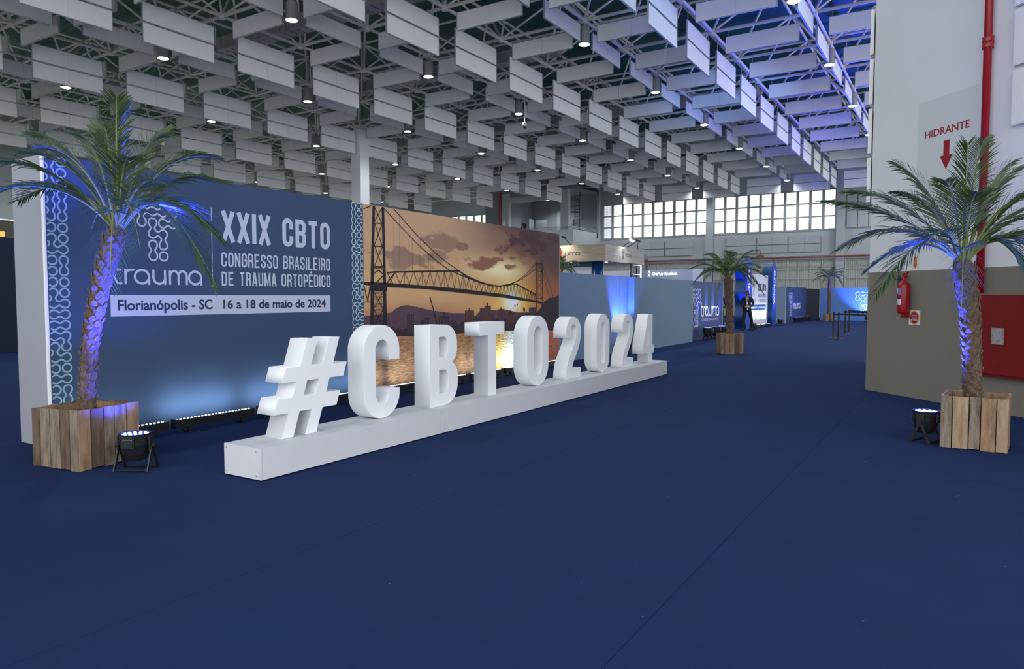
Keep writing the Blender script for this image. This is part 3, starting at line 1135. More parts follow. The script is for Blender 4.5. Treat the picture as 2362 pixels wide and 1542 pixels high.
def wrapped(g, r, a0, a1, z0, z1, n=8):
    vs = [(r * cos(R(a0 + (a1 - a0) * i / n)), r * sin(R(a0 + (a1 - a0) * i / n)), z) for i in range(n + 1) for z in (z0, z1)]
    g.add(vs, [(2 * i, 2 * i + 2, 2 * i + 3, 2 * i + 1) for i in range(n)])
for nm, a0, a1, z0, z1, mm in (('paper_label', 215, 258, .30, .38, M_paper), ('blue_sticker', 215, 258, .225, .295, M_label_b), ('paper_label', 215, 258, .13, .22, M_paper),
                               ('blue_sticker', 264, 296, .28, .375, mat('pale_blue_label', (.15, .22, .45), .5)), ('paper_label', 264, 296, .13, .215, M_paper)):
    g = G(); wrapped(g, .0845, a0, a1, z0, z1); obj(nm, g, mm, t)
g = G(); g.box((-.05, .085, .05), (.16, .012, .22)); g.box((0, .096, .3), (.03, .014, .3)); obj('wall_bracket', g, M_red, t)
t = thing('exit_arrow_sign', 'small yellow-edged red EXTINTOR arrow sign above the extinguisher', 'sign')
g = G(); g.rect(FR, .885, 1.895, 1.02, 2.10, .002, None, .002); obj('backing', g, M_patch, t)
def arrow(g, cx, y0, y1, w, off, th):
    hw = w / 2
    g.poly(FR, [(cx, y0), (cx + hw * 1.7, y0 + .055), (cx + hw, y0 + .055), (cx + hw, y1), (cx - hw, y1), (cx - hw, y0 + .055), (cx - hw * 1.7, y0 + .055)], off, None, th)
g = G(); arrow(g, .952, 1.915, 2.09, .064, .004, .001); obj('border', g, M_yel, t)
g = G(); arrow(g, .952, 1.93, 2.08, .044, .005, .001); obj('arrow', g, M_redp, t)
for i, ch in enumerate('EXTINTOR'):
    text('lettering', ch, FR, .944, 2.062 - i * .0155, .016 if ch != 'I' else .005, .011, M_whitep, t, .0065)
t = thing('notice_plate', 'square PROIBIDO COLOCAR MATERIAIS plate under the extinguisher', 'sign')
g = G(); g.rect(FR, .875, 1.085, 1.085, 1.30, .014, None, .003); obj('plate', g, M_paper, t)
g = G(); g.poly(FR, [(.98 + .096 * cos(a), 1.19 + .100 * sin(a)) for a in [2 * pi * i / 28 for i in range(28)]], .0175, None, .001); obj('yellow_ring', g, M_yel, t)
g = G(); g.poly(FR, [(.98 + .078 * cos(a), 1.19 + .082 * sin(a)) for a in [2 * pi * i / 28 for i in range(28)]], .019, None, .001); obj('red_disc', g, M_redp, t)
for q, (s_, w_) in enumerate((('PROIBIDO', .105), ('COLOCAR', .10), ('MATERIAIS', .125))):
    text('lettering', s_, FR, .98 - w_ / 2, 1.212 - q * .034, w_, .023, M_whitep, t, .0207, .01)
# absorber panels on the block
for q, (za, zb) in enumerate(((3.63, 4.31), (4.36, 5.04), (5.09, 5.77))):
    g = G(); g.rect(FR, 2.515, za, 3.7, zb, .03, None, .05); g.rect(FR, 2.53, za + .015, 3.69, zb - .015, .08, None, .006)
    tag(obj('wall_absorber', g, M_baffle), ['padded white panel on the right wall, lowest of the stack', 'padded white panel on the right wall, second of the stack', 'padded white panel on the right wall, top of the stack'][q], 'acoustic panel')
for q in range(4):
    za = 3.02 + q * .775
    t = thing('edge_absorber', 'white padded panel seen edge-on at the right wall corner, ' + ('lowest of four', 'second from below', 'third from below', 'topmost of four')[q], 'acoustic panel', (PX - .045, PY + .06, za), 0, 'edge-on panels at the wall corner')
    g = G(); g.bb((-.035, 0, 0), (.02, 1.2, .70)); obj('panel', g, M_baffle, t)
    g = G(); g.path([(0, .03, .70), (.012, .03, .735), (0, .03, .765)], .01, 6); obj('hook', g, M_steel, t)

# ============================================================ backdrop, navy half
XB = -7.6
YA, YS, YE, ZH = 3.56, 7.97, 14.16, 2.885
FB = frame((XB, 0, 0), (0, 1, 0))      # local x = world y, local y = world z
t = thing('event_backdrop', 'navy event backdrop wall printed XXIX CBTO with a white side', 'backdrop', (0, 0, 0))
backdrop = t
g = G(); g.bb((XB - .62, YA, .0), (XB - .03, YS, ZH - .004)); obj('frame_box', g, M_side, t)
g = G(); g.bb((XB - .03, YA + .005, 0), (XB, YS, ZH)); obj('printed_face', g, M_navy, t)
g = G(); g.bb((XB - .035, YA - .006, 0), (XB + .004, YA + .012, ZH)); obj('corner_profile', g, M_white, t)
# borders
def border(g, F, x0, ncol, ytop, p, rows, seed, m=None, clip=None, sw=.155):
    r_ = random.Random(seed)
    cells = [(c, r) for c in range(ncol) for r in range(rows)]
    links = []
    for c, r in cells:
        o = r_.random()
        if c + 1 < ncol and o < .42:
            links.append(((c, r), (c + 1, r)))
        elif r + 1 < rows and .42 <= o < .80:
            links.append(((c, r), (c, r + 1)))
    # keep the figures small: drop a link that would close a ring
    par = {c: c for c in cells}
    def find(c):
        while par[c] != c: c = par[c]
        return c
    size = {c: 1 for c in cells}
    keep = []
    for a, b in links:
        fa, fb = find(a), find(b)
        if fa != fb and size[fa] + size[fb] <= 5:
            par[fa] = fb; size[fb] += size[fa]; keep.append((a, b))
    for L in blob_loops(cells, keep, p, res=10):
        pts = [(x0 + x, ytop + y) for x, y in L]
        if clip is None or all(clip[0] < q[0] < clip[1] for q in pts):
            g.ribbon(F, pts, p * sw, True, .003, m)
        else:
            seq = []
            n = len(pts)
            st = next((i for i in range(n) if not clip[0] < pts[i][0] < clip[1]), 0)
            for i in range(n + 1):
                q = pts[(st + i) % n]
                if clip[0] < q[0] < clip[1]:
                    seq.append(q)
                else:
                    if len(seq) > 1: g.ribbon(F, seq, p * sw, False, .003, m)
                    seq = []
            if len(seq) > 1: g.ribbon(F, seq, p * sw, False, .003, m)
g = G(); border(g, FB, 3.512, 3, 2.83, .1075, 27, 11, None, (YA + .02, 4.2))
obj('dot_border', g, M_print_p, t, label='pale teal linked-dot border at the left edge')
g = G(); border(g, FB, 7.775, 3, 2.84, .1075, 27, 5, None, (7.0, YS - .004))
obj('dot_border', g, mat('pale_teal_print', (.40, .56, .64), .8), t, label='pale linked-dot border at the right edge')
g = G(); logo_dots(g, FB, 4.545, 2.442, .1225, .1225); obj('dot_logo', g, M_print_l, t)
g = G(); logo_word(g, FB, 4.215, 1.635, 1.04, .165, .026); obj('logo_word', g, M_print_l, t)
g = G(); g.rect(FB, 5.402, 1.62, 5.411, 2.56, .003); obj('divider_line', g, M_print_l, t)
g = G(); sign_caps(g, FB, 'XXIX CBTO', 5.545, 2.165, 1.755, .375, .062, None, .003, .44); obj('title_lettering', g, M_print_l, t)
g = G(); sign_caps(g, FB, 'CONGRESSO BRASILEIRO', 5.53, 1.865, 1.77, .175, .0225); obj('subtitle_lettering', g, M_print_l, t)
g = G(); sign_caps(g, FB, 'DE TRAUMA ORTOPÉDICO', 5.53, 1.635, 1.77, .17, .0225); obj('subtitle_lettering', g, M_print_l, t)
g = G(); g.rect(FB, 4.18, 1.29, 7.295, 1.52, .003); bar = obj('date_bar', g, M_print_l, t)
text('place_lettering', 'Florianópolis - SC', FB, 4.255, 1.315, 1.14, .155, M_navyp, bar, .006, .022)
text('date_lettering', '16 a 18 de maio de 2024', FB, 5.545, 1.352, 1.66, .115, M_navyp, bar, .006, .022)

# ============================================================ backdrop, photo half
t = thing('bridge_photo_wall', 'large printed sunset photo of a suspension bridge beside the navy backdrop', 'backdrop', (0, 0, 0))
photo = t
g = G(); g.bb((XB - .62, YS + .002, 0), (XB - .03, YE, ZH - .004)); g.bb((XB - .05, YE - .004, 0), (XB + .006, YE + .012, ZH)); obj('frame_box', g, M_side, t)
NU, NV = 600, 284
UW = YE - YS - .004
uu = np.linspace(0, UW, NU)
vv = np.linspace(0.0, ZH, NV)
U_, V_ = np.meshgrid(uu, vv)
rs = np.random.RandomState(3)
def vnoise(U, W, sx, sy, seed):
    r = np.random.RandomState(seed)
    nx, ny = int(U.max() / sx) + 3, int(ZH / sy) + 3
    t_ = r.rand(ny, nx)
    x, y = np.clip(U / sx, 0, nx - 2.001), np.clip(W / sy, 0, ny - 2.001)
    i, j = x.astype(int), y.astype(int)
    fx, fy = x - i, y - j
    fx, fy = fx * fx * (3 - 2 * fx), fy * fy * (3 - 2 * fy)
    return (t_[j, i] * (1 - fx) + t_[j, i + 1] * fx) * (1 - fy) + (t_[j + 1, i] * (1 - fx) + t_[j + 1, i + 1] * fx) * fy
def fbm(U, W, sx, sy, seed, o=5):
    s_, a, tot = 0, 1, 0
    for q in range(o):
        s_ = s_ + a * vnoise(U, W, sx / 2 ** q, sy / 2 ** q, seed + q)
        tot += a; a *= .55
    return s_ / tot
def lin(c): return np.array([((x / 255) / 12.92 if x <= 10 else ((x / 255 + .055) / 1.055) ** 2.4) for x in c])
def mix(a, b, t_): return a * (1 - t_[..., None]) + b * t_[..., None]
def sst(a, b, x):
    t_ = np.clip((x - a) / (b - a), 0, 1); return t_ * t_ * (3 - 2 * t_)
col = np.zeros(U_.shape + (3,)) + lin((200, 162, 130))
col = mix(col, lin((214, 170, 122)), sst(2.6, 1.7, V_))
col = mix(col, lin((184, 124, 92)), sst(1.55, 1.1, V_) * sst(4, 1, U_))
# purple right upper corner
q = sst(3.0, 5.9, U_ + (V_ - 1.6) * 1.1 + .6 * (fbm(U_, V_, 1.4, .8, 40) - .5))
col = mix(col, lin((74, 46, 56)), q * .95)
col = mix(col, lin((165, 98, 66)), sst(4.3, 5.2, U_) * sst(2.3, 1.5, V_) * .8)
# sun
d = np.hypot((U_ - 4.2) * .75, (V_ - 1.40) * 1.0)
col = mix(col, lin((248, 176, 62)), np.exp(-(d / .70) ** 2) * .9)
col = mix(col, lin((255, 236, 160)), np.exp(-(d / .36) ** 2))
col = mix(col, lin((250, 252, 255)), np.exp(-(d / .20) ** 4))
d2 = np.hypot((U_ - 3.75) * .42, (V_ - 2.02) * 1.7)
col = mix(col, lin((255, 240, 190)), np.exp(-(d2 / .34) ** 2) * .95)
# clouds
def cloud(cu, cv, ru, rv, c, k=1.0, seed=1):
    global col
    dd = ((U_ - cu) / ru) ** 2 + ((V_ - cv) / rv) ** 2
    f = fbm(U_, V_, .42, .16, seed, 6)
    m_ = sst(.0, .45, (1.0 - dd) * .7 + (f - .5) * 3.4) * k
    col = mix(col, lin(c), np.clip(m_, 0, 1) * (dd < 2.4) * sst(2.4, 1.2, dd))
cloud(1.05, 2.12, .85, .15, (132, 104, 98), .75, 11)
cloud(1.9, 2.42, .50, .17, (140, 108, 94), .75, 14)
cloud(2.0, 2.17, .35, .13, (138, 108, 96), .7, 17)
cloud(2.5, 2.40, .16, .10, (128, 92, 80), .75, 21)
cloud(3.35, 2.13, .78, .13, (140, 88, 66), .95, 24)
cloud(4.25, 2.55, .60, .28, (112, 74, 70), .8, 31)
cloud(3.7, 2.62, .40, .14, (150, 112, 92), .5, 34)
cloud(5.2, 2.70, 1.1, .30, (70, 42, 54), .9, 37)
cloud(4.9, 2.25, .35, .08, (150, 105, 80), .6, 38)
col = col * (0.90 + .2 * fbm(U_, V_, .9, .22, 60))[..., None]
# water
shore = np.interp(U_, [-.1, .484, .79, 1.16, 2.52, 3.88, 6.2], [1.02, .868, .871, .847, .84, .834, .756])
wat = (V_ < shore)
wc = np.zeros_like(col) + lin((188, 142, 100))
wc = mix(wc, lin((126, 78, 58)), sst(.8, 0, V_) * .35 + .35 * (U_ > 4.6))
wc = mix(wc, lin((190, 110, 84)), sst(4.4, 5.2, U_))
rf = np.exp(-((U_ - 4.28) / .38) ** 2)
wc = mix(wc, lin((240, 190, 60)), np.clip(np.exp(-((U_ - 4.0) / .5) ** 2) * 1.1, 0, 1))
wc = mix(wc, lin((240, 243, 240)), np.clip(rf, 0, 1))
st_ = fbm(U_, V_, .5, .10, 80, 3)
wc = wc * (0.80 + .35 * st_)[..., None]
dk = np.exp(-((U_ - .47) / .10) ** 2) * .7 + np.exp(-((U_ - .33) / .14) ** 2) * .35 + np.exp(-((U_ - 2.7) / .12) ** 2) * .35
wc = mix(wc, lin((50, 34, 34)), np.clip(dk * (st_ + .35), 0, .85))
col = np.where(wat[..., None], wc, col)
vs = np.stack([np.full(U_.size, 0.0), U_.ravel(), V_.ravel()], 1)
me = bpy.data.meshes.new('printed_sky_and_water')
idx = np.arange(NU * NV).reshape(NV, NU)
quads = np.stack([idx[:-1, :-1], idx[:-1, 1:], idx[1:, 1:], idx[1:, :-1]], -1).reshape(-1, 4)
me.from_pydata((vs + np.array([XB, YS + .004, 0])).tolist(), [], quads.tolist())
ca = me.color_attributes.new('print', 'FLOAT_COLOR', 'POINT')
ca.data.foreach_set('color', np.concatenate([np.clip(col.reshape(-1, 3), 0, 1), np.ones((NU * NV, 1))], 1).ravel().astype(np.float32))
mp_ = bpy.data.materials.new('photo_print')
mp_.use_nodes = True
nt = mp_.node_tree
at = nt.nodes.new('ShaderNodeVertexColor'); at.layer_name = 'print'
bs = nt.nodes['Principled BSDF']; bs.inputs['Roughness'].default_value = .8
tc_ = nt.nodes.new('ShaderNodeTexCoord'); mpn = nt.nodes.new('ShaderNodeMapping'); mpn.inputs['Scale'].default_value = (1, 11, 62)
nt.links.new(tc_.outputs['Object'], mpn.inputs[0])
nz = nt.nodes.new('ShaderNodeTexNoise'); nz.inputs['Scale'].default_value = 1.0; nz.inputs['Detail'].default_value = 3
nt.links.new(mpn.outputs[0], nz.inputs[0])
mr = nt.nodes.new('ShaderNodeMapRange'); mr.inputs[1].default_value = .36; mr.inputs[2].default_value = .64; mr.inputs[3].default_value = .48; mr.inputs[4].default_value = 1.22
nt.links.new(nz.outputs[0], mr.inputs[0])
sx_ = nt.nodes.new('ShaderNodeSeparateXYZ'); nt.links.new(tc_.outputs['Object'], sx_.inputs[0])
ms = nt.nodes.new('ShaderNodeMath'); ms.operation = 'LESS_THAN'; ms.inputs[1].default_value = .835; nt.links.new(sx_.outputs[2], ms.inputs[0])
mxc = nt.nodes.new('ShaderNodeMix'); mxc.data_type = 'FLOAT'; nt.links.new(ms.outputs[0], mxc.inputs[0]); mxc.inputs[2].default_value = 1.0; nt.links.new(mr.outputs[0], mxc.inputs[3])
vm = nt.nodes.new('ShaderNodeVectorMath'); vm.operation = 'SCALE'; nt.links.new(at.outputs[0], vm.inputs[0]); nt.links.new(mxc.outputs[0], vm.inputs['Scale'])
nt.links.new(vm.outputs[0], bs.inputs['Base Color'])
me.materials.append(mp_)
obj('printed_sky_and_water', me, None, t)
FP = frame((XB, 8.0, 0), (0, 1, 0))
shorel = [(-.02, 1.03), (.48, .865), (.79, .871), (1.16, .847), (2.52, .84), (3.88, .834), (6.145, .756)]
g = G()
mt = [(-.025, 1.204), (.11, 1.211), (.48, 1.245), (.584, 1.253), (.696, 1.316), (.827, 1.357), (.976, 1.366), (1.128, 1.343), (1.30, 1.318), (1.588, 1.269), (1.886, 1.241), (2.197, 1.212), (2.522, 1.205), (2.70, 1.14), (2.9, 1.15), (3.08, 1.258), (3.35, 1.253), (3.68, 1.235), (3.98, 1.244), (4.385, 1.183), (5.04, 1.171), (5.2, 1.2)]
g.poly(FP, mt + [(5.2, .80)] + shorel[:-1][::-1], .002)
obj('printed_mountains', g, mat('mauve_mountain_print', (.115, .060, .078), .8, col2=(.080, .045, .070), nscale=2), t)
g = G()
r_ = random.Random(4)
cy_ = [(.487, 1.0), (.60, 1.03), (.693, .99), (.80, .97), (.955, 1.0), (1.159, 1.0), (1.369, 1.04), (1.585, 1.03), (1.808, 1.02), (2.117, 1.04), (2.357, 1.016), (2.563, 1.05), (2.861, 1.03), (3.037, 1.06), (3.4, 1.07), (3.683, 1.06), (3.927, 1.09), (4.281, 1.09), (4.597, 1.16), (5.2, 1.17)]
fine = []
for i in range(len(cy_) - 1):
    (a, b), (c, d_) = cy_[i], cy_[i + 1]
    nn = max(2, int((c - a) / .035))
    for q in range(nn):
        z = b + (d_ - b) * q / nn + r_.uniform(-.02, .03)
        fine += [(a + (c - a) * q / nn, z), (a + (c - a) * (q + .9) / nn, z)]
g.poly(FP, [(.487, .866)] + fine + [(5.2, 1.17), (5.2, .79)] + shorel[2:-1][::-1], .003)
obj('printed_city', g, mat('dark_maroon_print', (.055, .022, .026), .8, col2=(.022, .014, .022), nscale=14), t)
blds = [(.96, 1.21, 1.13, .89, 0), (1.0, 1.24, 1.03, 1.21, 0), (1.39, 1.15, 1.53, 1.0, 0), (1.79, 1.16, 2.08, .99, 0), (1.92, 1.23, 1.96, 1.16, 0), (2.56, 1.25, 2.85, 1.0, 1), (2.68, 1.29, 2.72, 1.25, 1), (3.04, 1.29, 3.19, 1.02, 1), (3.19, 1.33, 3.41, 1.02, 1), (3.26, 1.385, 3.32, 1.33, 1), (3.67, 1.26, 3.89, 1.02, 1), (3.74, 1.295, 3.79, 1.26, 1), (3.98, 1.18, 4.28, .97, 1), (4.08, 1.23, 4.15, 1.17, 1), (4.33, 1.14, 4.46, 1.04, 1), (4.84, 1.28, 5.12, 1.1, 0), (3.41, 1.19, 3.50, 1.0, 1), (2.12, 1.08, 2.28, .98, 0), (1.3, 1.11, 1.39, 1.0, 0), (2.86, 1.11, 3.01, 1.0, 0)]
bm_ = (mat('building_print_dark', (.030, .022, .036), .8), mat('building_print_red', (.085, .026, .026), .8))
wm_ = mat('building_window_print', (.13, .085, .095), .8)
for (xa, zt, xb, zb, q) in blds:
    g = G(); g.rect(FP, xa, zb, xb, zt, .004)
    bo = obj('printed_building', g, bm_[q], t)
    if xb - xa > .12:
        gw = G(); z = zb + .02
        while z < zt - .02:
            for s_ in range(3):
                xx = xa + (xb - xa) * (.12 + s_ * .3); gw.rect(FP, xx, z, xx + (xb - xa) * .16, z + .007, .0048)
            z += .019
        obj('window_rows', gw, wm_, bo)
g = G()
g.poly(FP, [(5.02, .80), (5.02, 1.12), (5.09, 1.18), (5.2, 1.19), (5.33, 1.27), (5.409, 1.33), (5.497, 1.40), (5.60, 1.43), (5.736, 1.475), (5.92, 1.49), (6.05, 1.52), (6.145, 1.53), (6.145, .757)], .005)
g.poly(FP, [(4.62, 1.2), (4.60, 1.25), (4.63, 1.30), (4.67, 1.27), (4.68, 1.2)], .0045)
obj('printed_hillside', g, mat('hill_print', (.018, .012, .022), .8, col2=(.035, .018, .030), nscale=10), t)
g = G()
for px_, pz in ((4.28, 1.325), (4.37, 1.345)):
    g.ribbon(FP, [(px_, 1.15), (px_ - .004, pz)], .006, off=.0052)
    g.poly(FP, [(px_ + (.033 if k % 2 else .014) * cos(k * pi / 7), pz + (.03 if k % 2 else .012) * sin(k * pi / 7)) for k in range(14)], .0054)
g.ribbon(FP, [(1.554, 1.50), (1.66, 1.25), (1.74, 1.04)], .022, off=.0052); g.ribbon(FP, [(1.545, 1.5), (1.56, 1.26)], .004, off=.0052)
obj('printed_crane_and_palms', g, M_dark_sil, t)
# bridge
g = G(); m = None
g.poly(FP, [(.179, 2.878), (.233, 2.878), (.188, 1.898), (.180, 1.0), (.103, 1.0), (.126, 1.896)], .006)
g.poly(FP, [(.38, 2.878), (.435, 2.878), (.458, 1.906), (.481, .88), (.394, .90), (.40, 1.905)], .006)
def seg(a, b, w): g.ribbon(FP, [a, b], w, off=.0062)
zs = [2.87, 2.62, 2.27, 1.96]
for i in range(3):
    za, zb = zs[i], zs[i + 1]
    seg((.215, za), (.39, zb), .014); seg((.385, za), (.20, zb), .014); seg((.20, zb), (.40, zb + .008), .018)
seg((.19, 1.94), (.40, 1.95), .012); seg((.19, 1.85), (.295, 1.91), .014); seg((.295, 1.91), (.40, 1.85), .014)
for q in range(8): seg((.205 + q * .025, 1.88), (.205 + q * .025, 1.945), .004)
g.rect(FP, .10, 1.585, .485, 1.705, .0064)
for q in range(24): z = 1.57 - q * .022; seg((.17, z), (.41, z + .004), .006)
for q in range(2):
    za = 1.58 - q * .27; seg((.175, za), (.40, za - .27), .014); seg((.40, za), (.175, za - .27), .014)
dk_t = [(-.024, 1.726), (.48, 1.718), (1.376, 1.688), (2.361, 1.649), (3.878, 1.55), (5.148, 1.42), (5.409, 1.381)]
dk_b = [(5.409, 1.352), (5.148, 1.374), (3.878, 1.484), (2.361, 1.576), (1.375, 1.632), (.479, 1.651), (-.024, 1.68)]
g.poly(FP, dk_t + dk_b, .006)
topc = [(.498, 1.876), (.672, 1.892), (2.383, 1.961), (2.589, 1.88), (2.974, 1.789), (3.332, 1.727), (3.684, 1.706), (3.977, 1.723), (4.179, 1.752), (4.333, 1.755), (4.867, 1.617), (5.148, 1.539)]
g.ribbon(FP, topc, .026, off=.0062)
cab1 = [(.419, 2.875), (.746, 2.661), (1.26, 2.352), (1.743, 2.107), (2.124, 1.958), (2.61, 1.851), (3.04, 1.761), (3.402, 1.715), (3.684, 1.698), (4.128, 1.746), (4.385, 1.824), (4.703, 1.954), (4.977, 2.116), (5.145, 2.221)]
cab2 = [(.66, 2.878), (.958, 2.684), (1.244, 2.495), (1.634, 2.284), (1.932, 2.138), (2.383, 1.961), (2.779, 1.83), (3.219, 1.738), (3.684, 1.709), (4.077, 1.751), (4.542, 1.854), (4.922, 2.016), (5.163, 2.094)]
g.ribbon(FP, cab1, .013, off=.0066); g.ribbon(FP, cab2, .013, off=.0066)
def ivl(l, x): return float(np.interp(x, [p[0] for p in l], [p[1] for p in l]))
x = .56
step = .235
while x < 5.1:
    xm = x + step / 2
    seg((x, ivl(dk_t, x)), (xm, ivl(topc, xm)), .010); seg((xm, ivl(topc, xm)), (x + step, ivl(dk_t, x + step)), .010)
    if int(x / step) % 2: seg((xm, ivl(topc, xm)), (xm, ivl(dk_t, xm)), .006)
    x += step; step *= .968
seg((.49, 1.72), (.68, 1.89), .02); seg((.49, 1.88), (.62, 1.71), .012); seg((.25, 1.72), (.40, 1.83), .018)
seg((-.024, 1.66), (.06, 1.42), .016); seg((.105, 1.66), (.05, 1.42), .016); seg((-.024, 1.42), (.11, 1.42), .012); seg((-.02, 2.81), (.16, 2.875), .014)
for xx in (.66, .79, 1.02, 1.10, 1.27, 1.31, 1.52, 1.57, 1.77): 
    c = cab2 if int(xx * 100) % 2 else cab1
    seg((xx, ivl(c, xx)), (xx, ivl(topc, xx)), .0035)
for xx in np.linspace(4.5, 5.1, 9): seg((xx, ivl(cab1, xx)), (xx, ivl(topc, xx)), .003)
seg((5.147, 2.24), (5.150, 1.38), .020); seg((5.387, 2.24), (5.408, 1.37), .020); seg((5.145, 2.2), (5.39, 2.2), .02); seg((5.2, 2.23), (5.21, 1.4), .006)
z = 2.2
while z > 1.45:
    seg((5.15, z), (5.39, z - .16), .008); seg((5.39, z), (5.15, z - .16), .008); seg((5.15, z - .16), (5.40, z - .16), .009); z -= .19
seg((5.387, 2.22), (5.889, 1.49), .008); seg((5.36, 2.1), (5.736, 1.46), .008); seg((5.147, 1.39), (5.147, 1.2), .03); seg((5.40, 1.37), (5.40, 1.25), .04)
obj('printed_bridge', g, M_dark_sil, t)

# ============================================================ LED wash bars at the foot of the backdrop
def make_bar():
    t = thing('led_wash_bar', 'x', 'stage light')
    g = G(); g.box((0, 0, .105), (.09, 1.02, .085)); g.box((0, .50, .105), (.10, .03, .10)); g.box((0, -.50, .105), (.10, .03, .10)); obj('housing', g, M_blackp, t)
    g = G()
    for q in range(22):
        y = -.47 + q * .0448
        g.lathe([(.013, 0), (.010, .006), (.003, .008)], 8, (-.006, y, .1475))
    obj('led_row', g, M_led, t, kind='stuff')
    for y in (-.36, .34):
        g = G(); g.box((0, y, .012), (.12, .03, .02)); g.box((.035, y, .04), (.016, .028, .07)); g.lathe([(.03, -.02), (.03, .02)], 10, (.055, y, .055), Matrix.Rotation(pi / 2, 3, 'Y')); obj('foot', g, M_blackp, t)
    g = G(); g.path([(.02, -.46, .07), (.05, -.47, .03), (.09, -.44, .008), (.10, -.3, .008), (.08, -.12, .006)], .006, 5); obj('cable', g, M_blackp, t)
    return t
bar0 = make_bar()
BX = -7.28
ys = [4.06, 5.17, 6.30, 7.42, 8.54, 9.66, 10.78, 11.90, 13.02]
pw = [.8, 3.2, 3.0, 2.0, 1.7, 1.6, 2.0, 4.5, 1.6]
blabel = ['short-looking black LED bar partly hidden behind the left planter', 'black LED bar glowing white on the carpet, second from the left planter', 'black LED bar behind the white hash sign', 'black LED bar behind the gap of hash and C letters', 'black LED bar seen through the open letter C', 'black LED bar behind the letter B', 'black LED bar seen between letters B and T', 'black LED bar seen between letters T and O below the sun print', 'black LED bar behind the O, last of the row']
for i, y in enumerate(ys):
    o = bar0 if i == 0 else copy_tree(bar0)
    o.location = (BX, y, 0)
    o['label'] = blabel[i]
    o['group'] = 'LED wash bars along the backdrop foot'
    add_light('led_bar_light', 'AREA', (BX - .012, y, .163), pw[i], (.72, .88, 1.0), (XB, y, .30), shape='RECTANGLE', size=.95, size_y=.008, spread=R(95))

# ============================================================ par lights
def make_par(s=1.0):
    t = thing('par_light', 'x', 'stage light')
    g = G()
    TM = Matrix.Rotation(0, 3, 'X')
    prof = [(.045, .085), (.085, .10), (.105, .15), (.120, .22), (.128, .29), (.132, .325), (.124, .325), (.122, .297), (.03, .296)]
    g.lathe(prof, 24)
    for z in (.24, .265, .29): g.lathe([(.131, z), (.134, z + .002), (.134, z + .006), (.131, z + .008)], 24)
    obj('body', g, M_blackp, t, smooth=False)
    g = G(); g.lathe([(.03, .302), (.10, .303), (.120, .310)], 20)
    lens = obj('lens', g, mat('blue_lens_glass', (.01, .02, .3), .3, emit=(.02, .05, 1), estr=1.0), t)
    g = G()
    for rr, n_ in ((.0, 1), (.045, 6), (.092, 12)):
        for q in range(n_):
            a = 2 * pi * q / n_; g.lathe([(.014, .310), (.010, .322)], 7, (rr * cos(a), rr * sin(a), 0))
    obj('led_cluster', g, M_ledb, t, kind='stuff')
    for s_ in (-1, 1):
        g = G()
        g.box((s_ * .137, 0, .235), (.012, .075, .13))
        g.box((s_ * .145, .045, .115), (.012, .028, .24), Matrix.Rotation(.38, 3, 'X')); g.box((s_ * .145, -.045, .115), (.012, .028, .24), Matrix.Rotation(-.38, 3, 'X'))
        g.lathe([(.022, -.012), (.022, .012)], 10, (s_ * .16, 0, .22), Matrix.Rotation(pi / 2, 3, 'Y'))
        obj('leg', g, M_black, t)
    g = G()
    for s_ in (-1, 1): g.path([(-.145, s_ * .087, .012), (.145, s_ * .087, .012)], .009, 6)
    obj('stand_bar', g, M_black, t)
    g = G(); g.box((0, -.126, .26), (.11, .012, .10)); g.box((0, -.128, .24), (.09, .02, .03)); obj('control_panel', g, M_blackp, t)
    g = G()
    for q in range(5): g.box((-.034 + q * .017, -.134, .285), (.007, .004, .006))
    obj('buttons', g, mat('grey_button', (.5, .5, .55), .5), t)
    return t


par0 = make_par()
pi_ = 0
def par(x, y, rz, label, target=None, e=0.0, c=BLUE, size=34, group=None, blend=.45, sc=1.0):
    global pi_
    o = par0 if pi_ == 0 else copy_tree(par0)
    pi_ += 1
    o.location = (x, y, 0)
    o.scale = (sc, sc, sc)
    o.rotation_euler = (0, 0, rz)
    o['label'] = label
    if group: o['group'] = group
    if e:
        if blend > .9:
            add_light('par_spill', 'SPOT', (x, y, .34), 120, BLUE, (target[0], target[1], 1.0), spot_size=R(110), spot_blend=.4, shadow_soft_size=.07)
        add_light('par_beam', 'SPOT', (x, y, .36 * sc), e, c, target, spot_size=R(size), spot_blend=blend, shadow_soft_size=.07)
    return o
par(-6.03, 3.50, .55, 'black par light on a bracket stand beside the left planter', (-6.36, 3.53, 2.0), 2400, BLUE, 60, blend=.95)
par(-.27, 8.55, 1.25, 'black par light with a blue glow beside the right planter', (.0, 8.53, 2.0), 2200, BLUE, 62, blend=.95)
par(-7.42, 17.6, 0, 'black par light behind the letters washing the slate wall blue', (-7.72, 17.85, 1.5), 900, (.12, .22, 1.0), 80)
for i, (x, y, e, c) in enumerate(((-7.35, 24.55, 260, BLUE), (-7.35, 25.45, 340, (.25, .5, 1)), (-7.35, 26.25, 340, (.25, .5, 1)), (-7.35, 27.15, 260, BLUE))):
    par(x, y, 1.57, ['black par light under the first letter of the dark trauma panel', 'black par light under the middle of the dark trauma panel', 'black par light under the third quarter of the dark trauma panel', 'black par light at the right end of the dark trauma panel'][i], (-7.68, y, 1.2), e, c, 26, sc=1.35)
par(-7.7, 28.3, .2, 'black par light standing past the dark trauma panel by the palm trunk', sc=1.35)
par(-7.85, 33.0, .8, 'black par light at the foot of the SAÍDA pillar', (-8.3, 34.0, 2.5), 900, BLUE, 50)
par(-7.95, 39.2, .3, 'black par light at the foot of the ENTRADA pillar', (-8.35, 39.6, 2.4), 900, BLUE, 50)
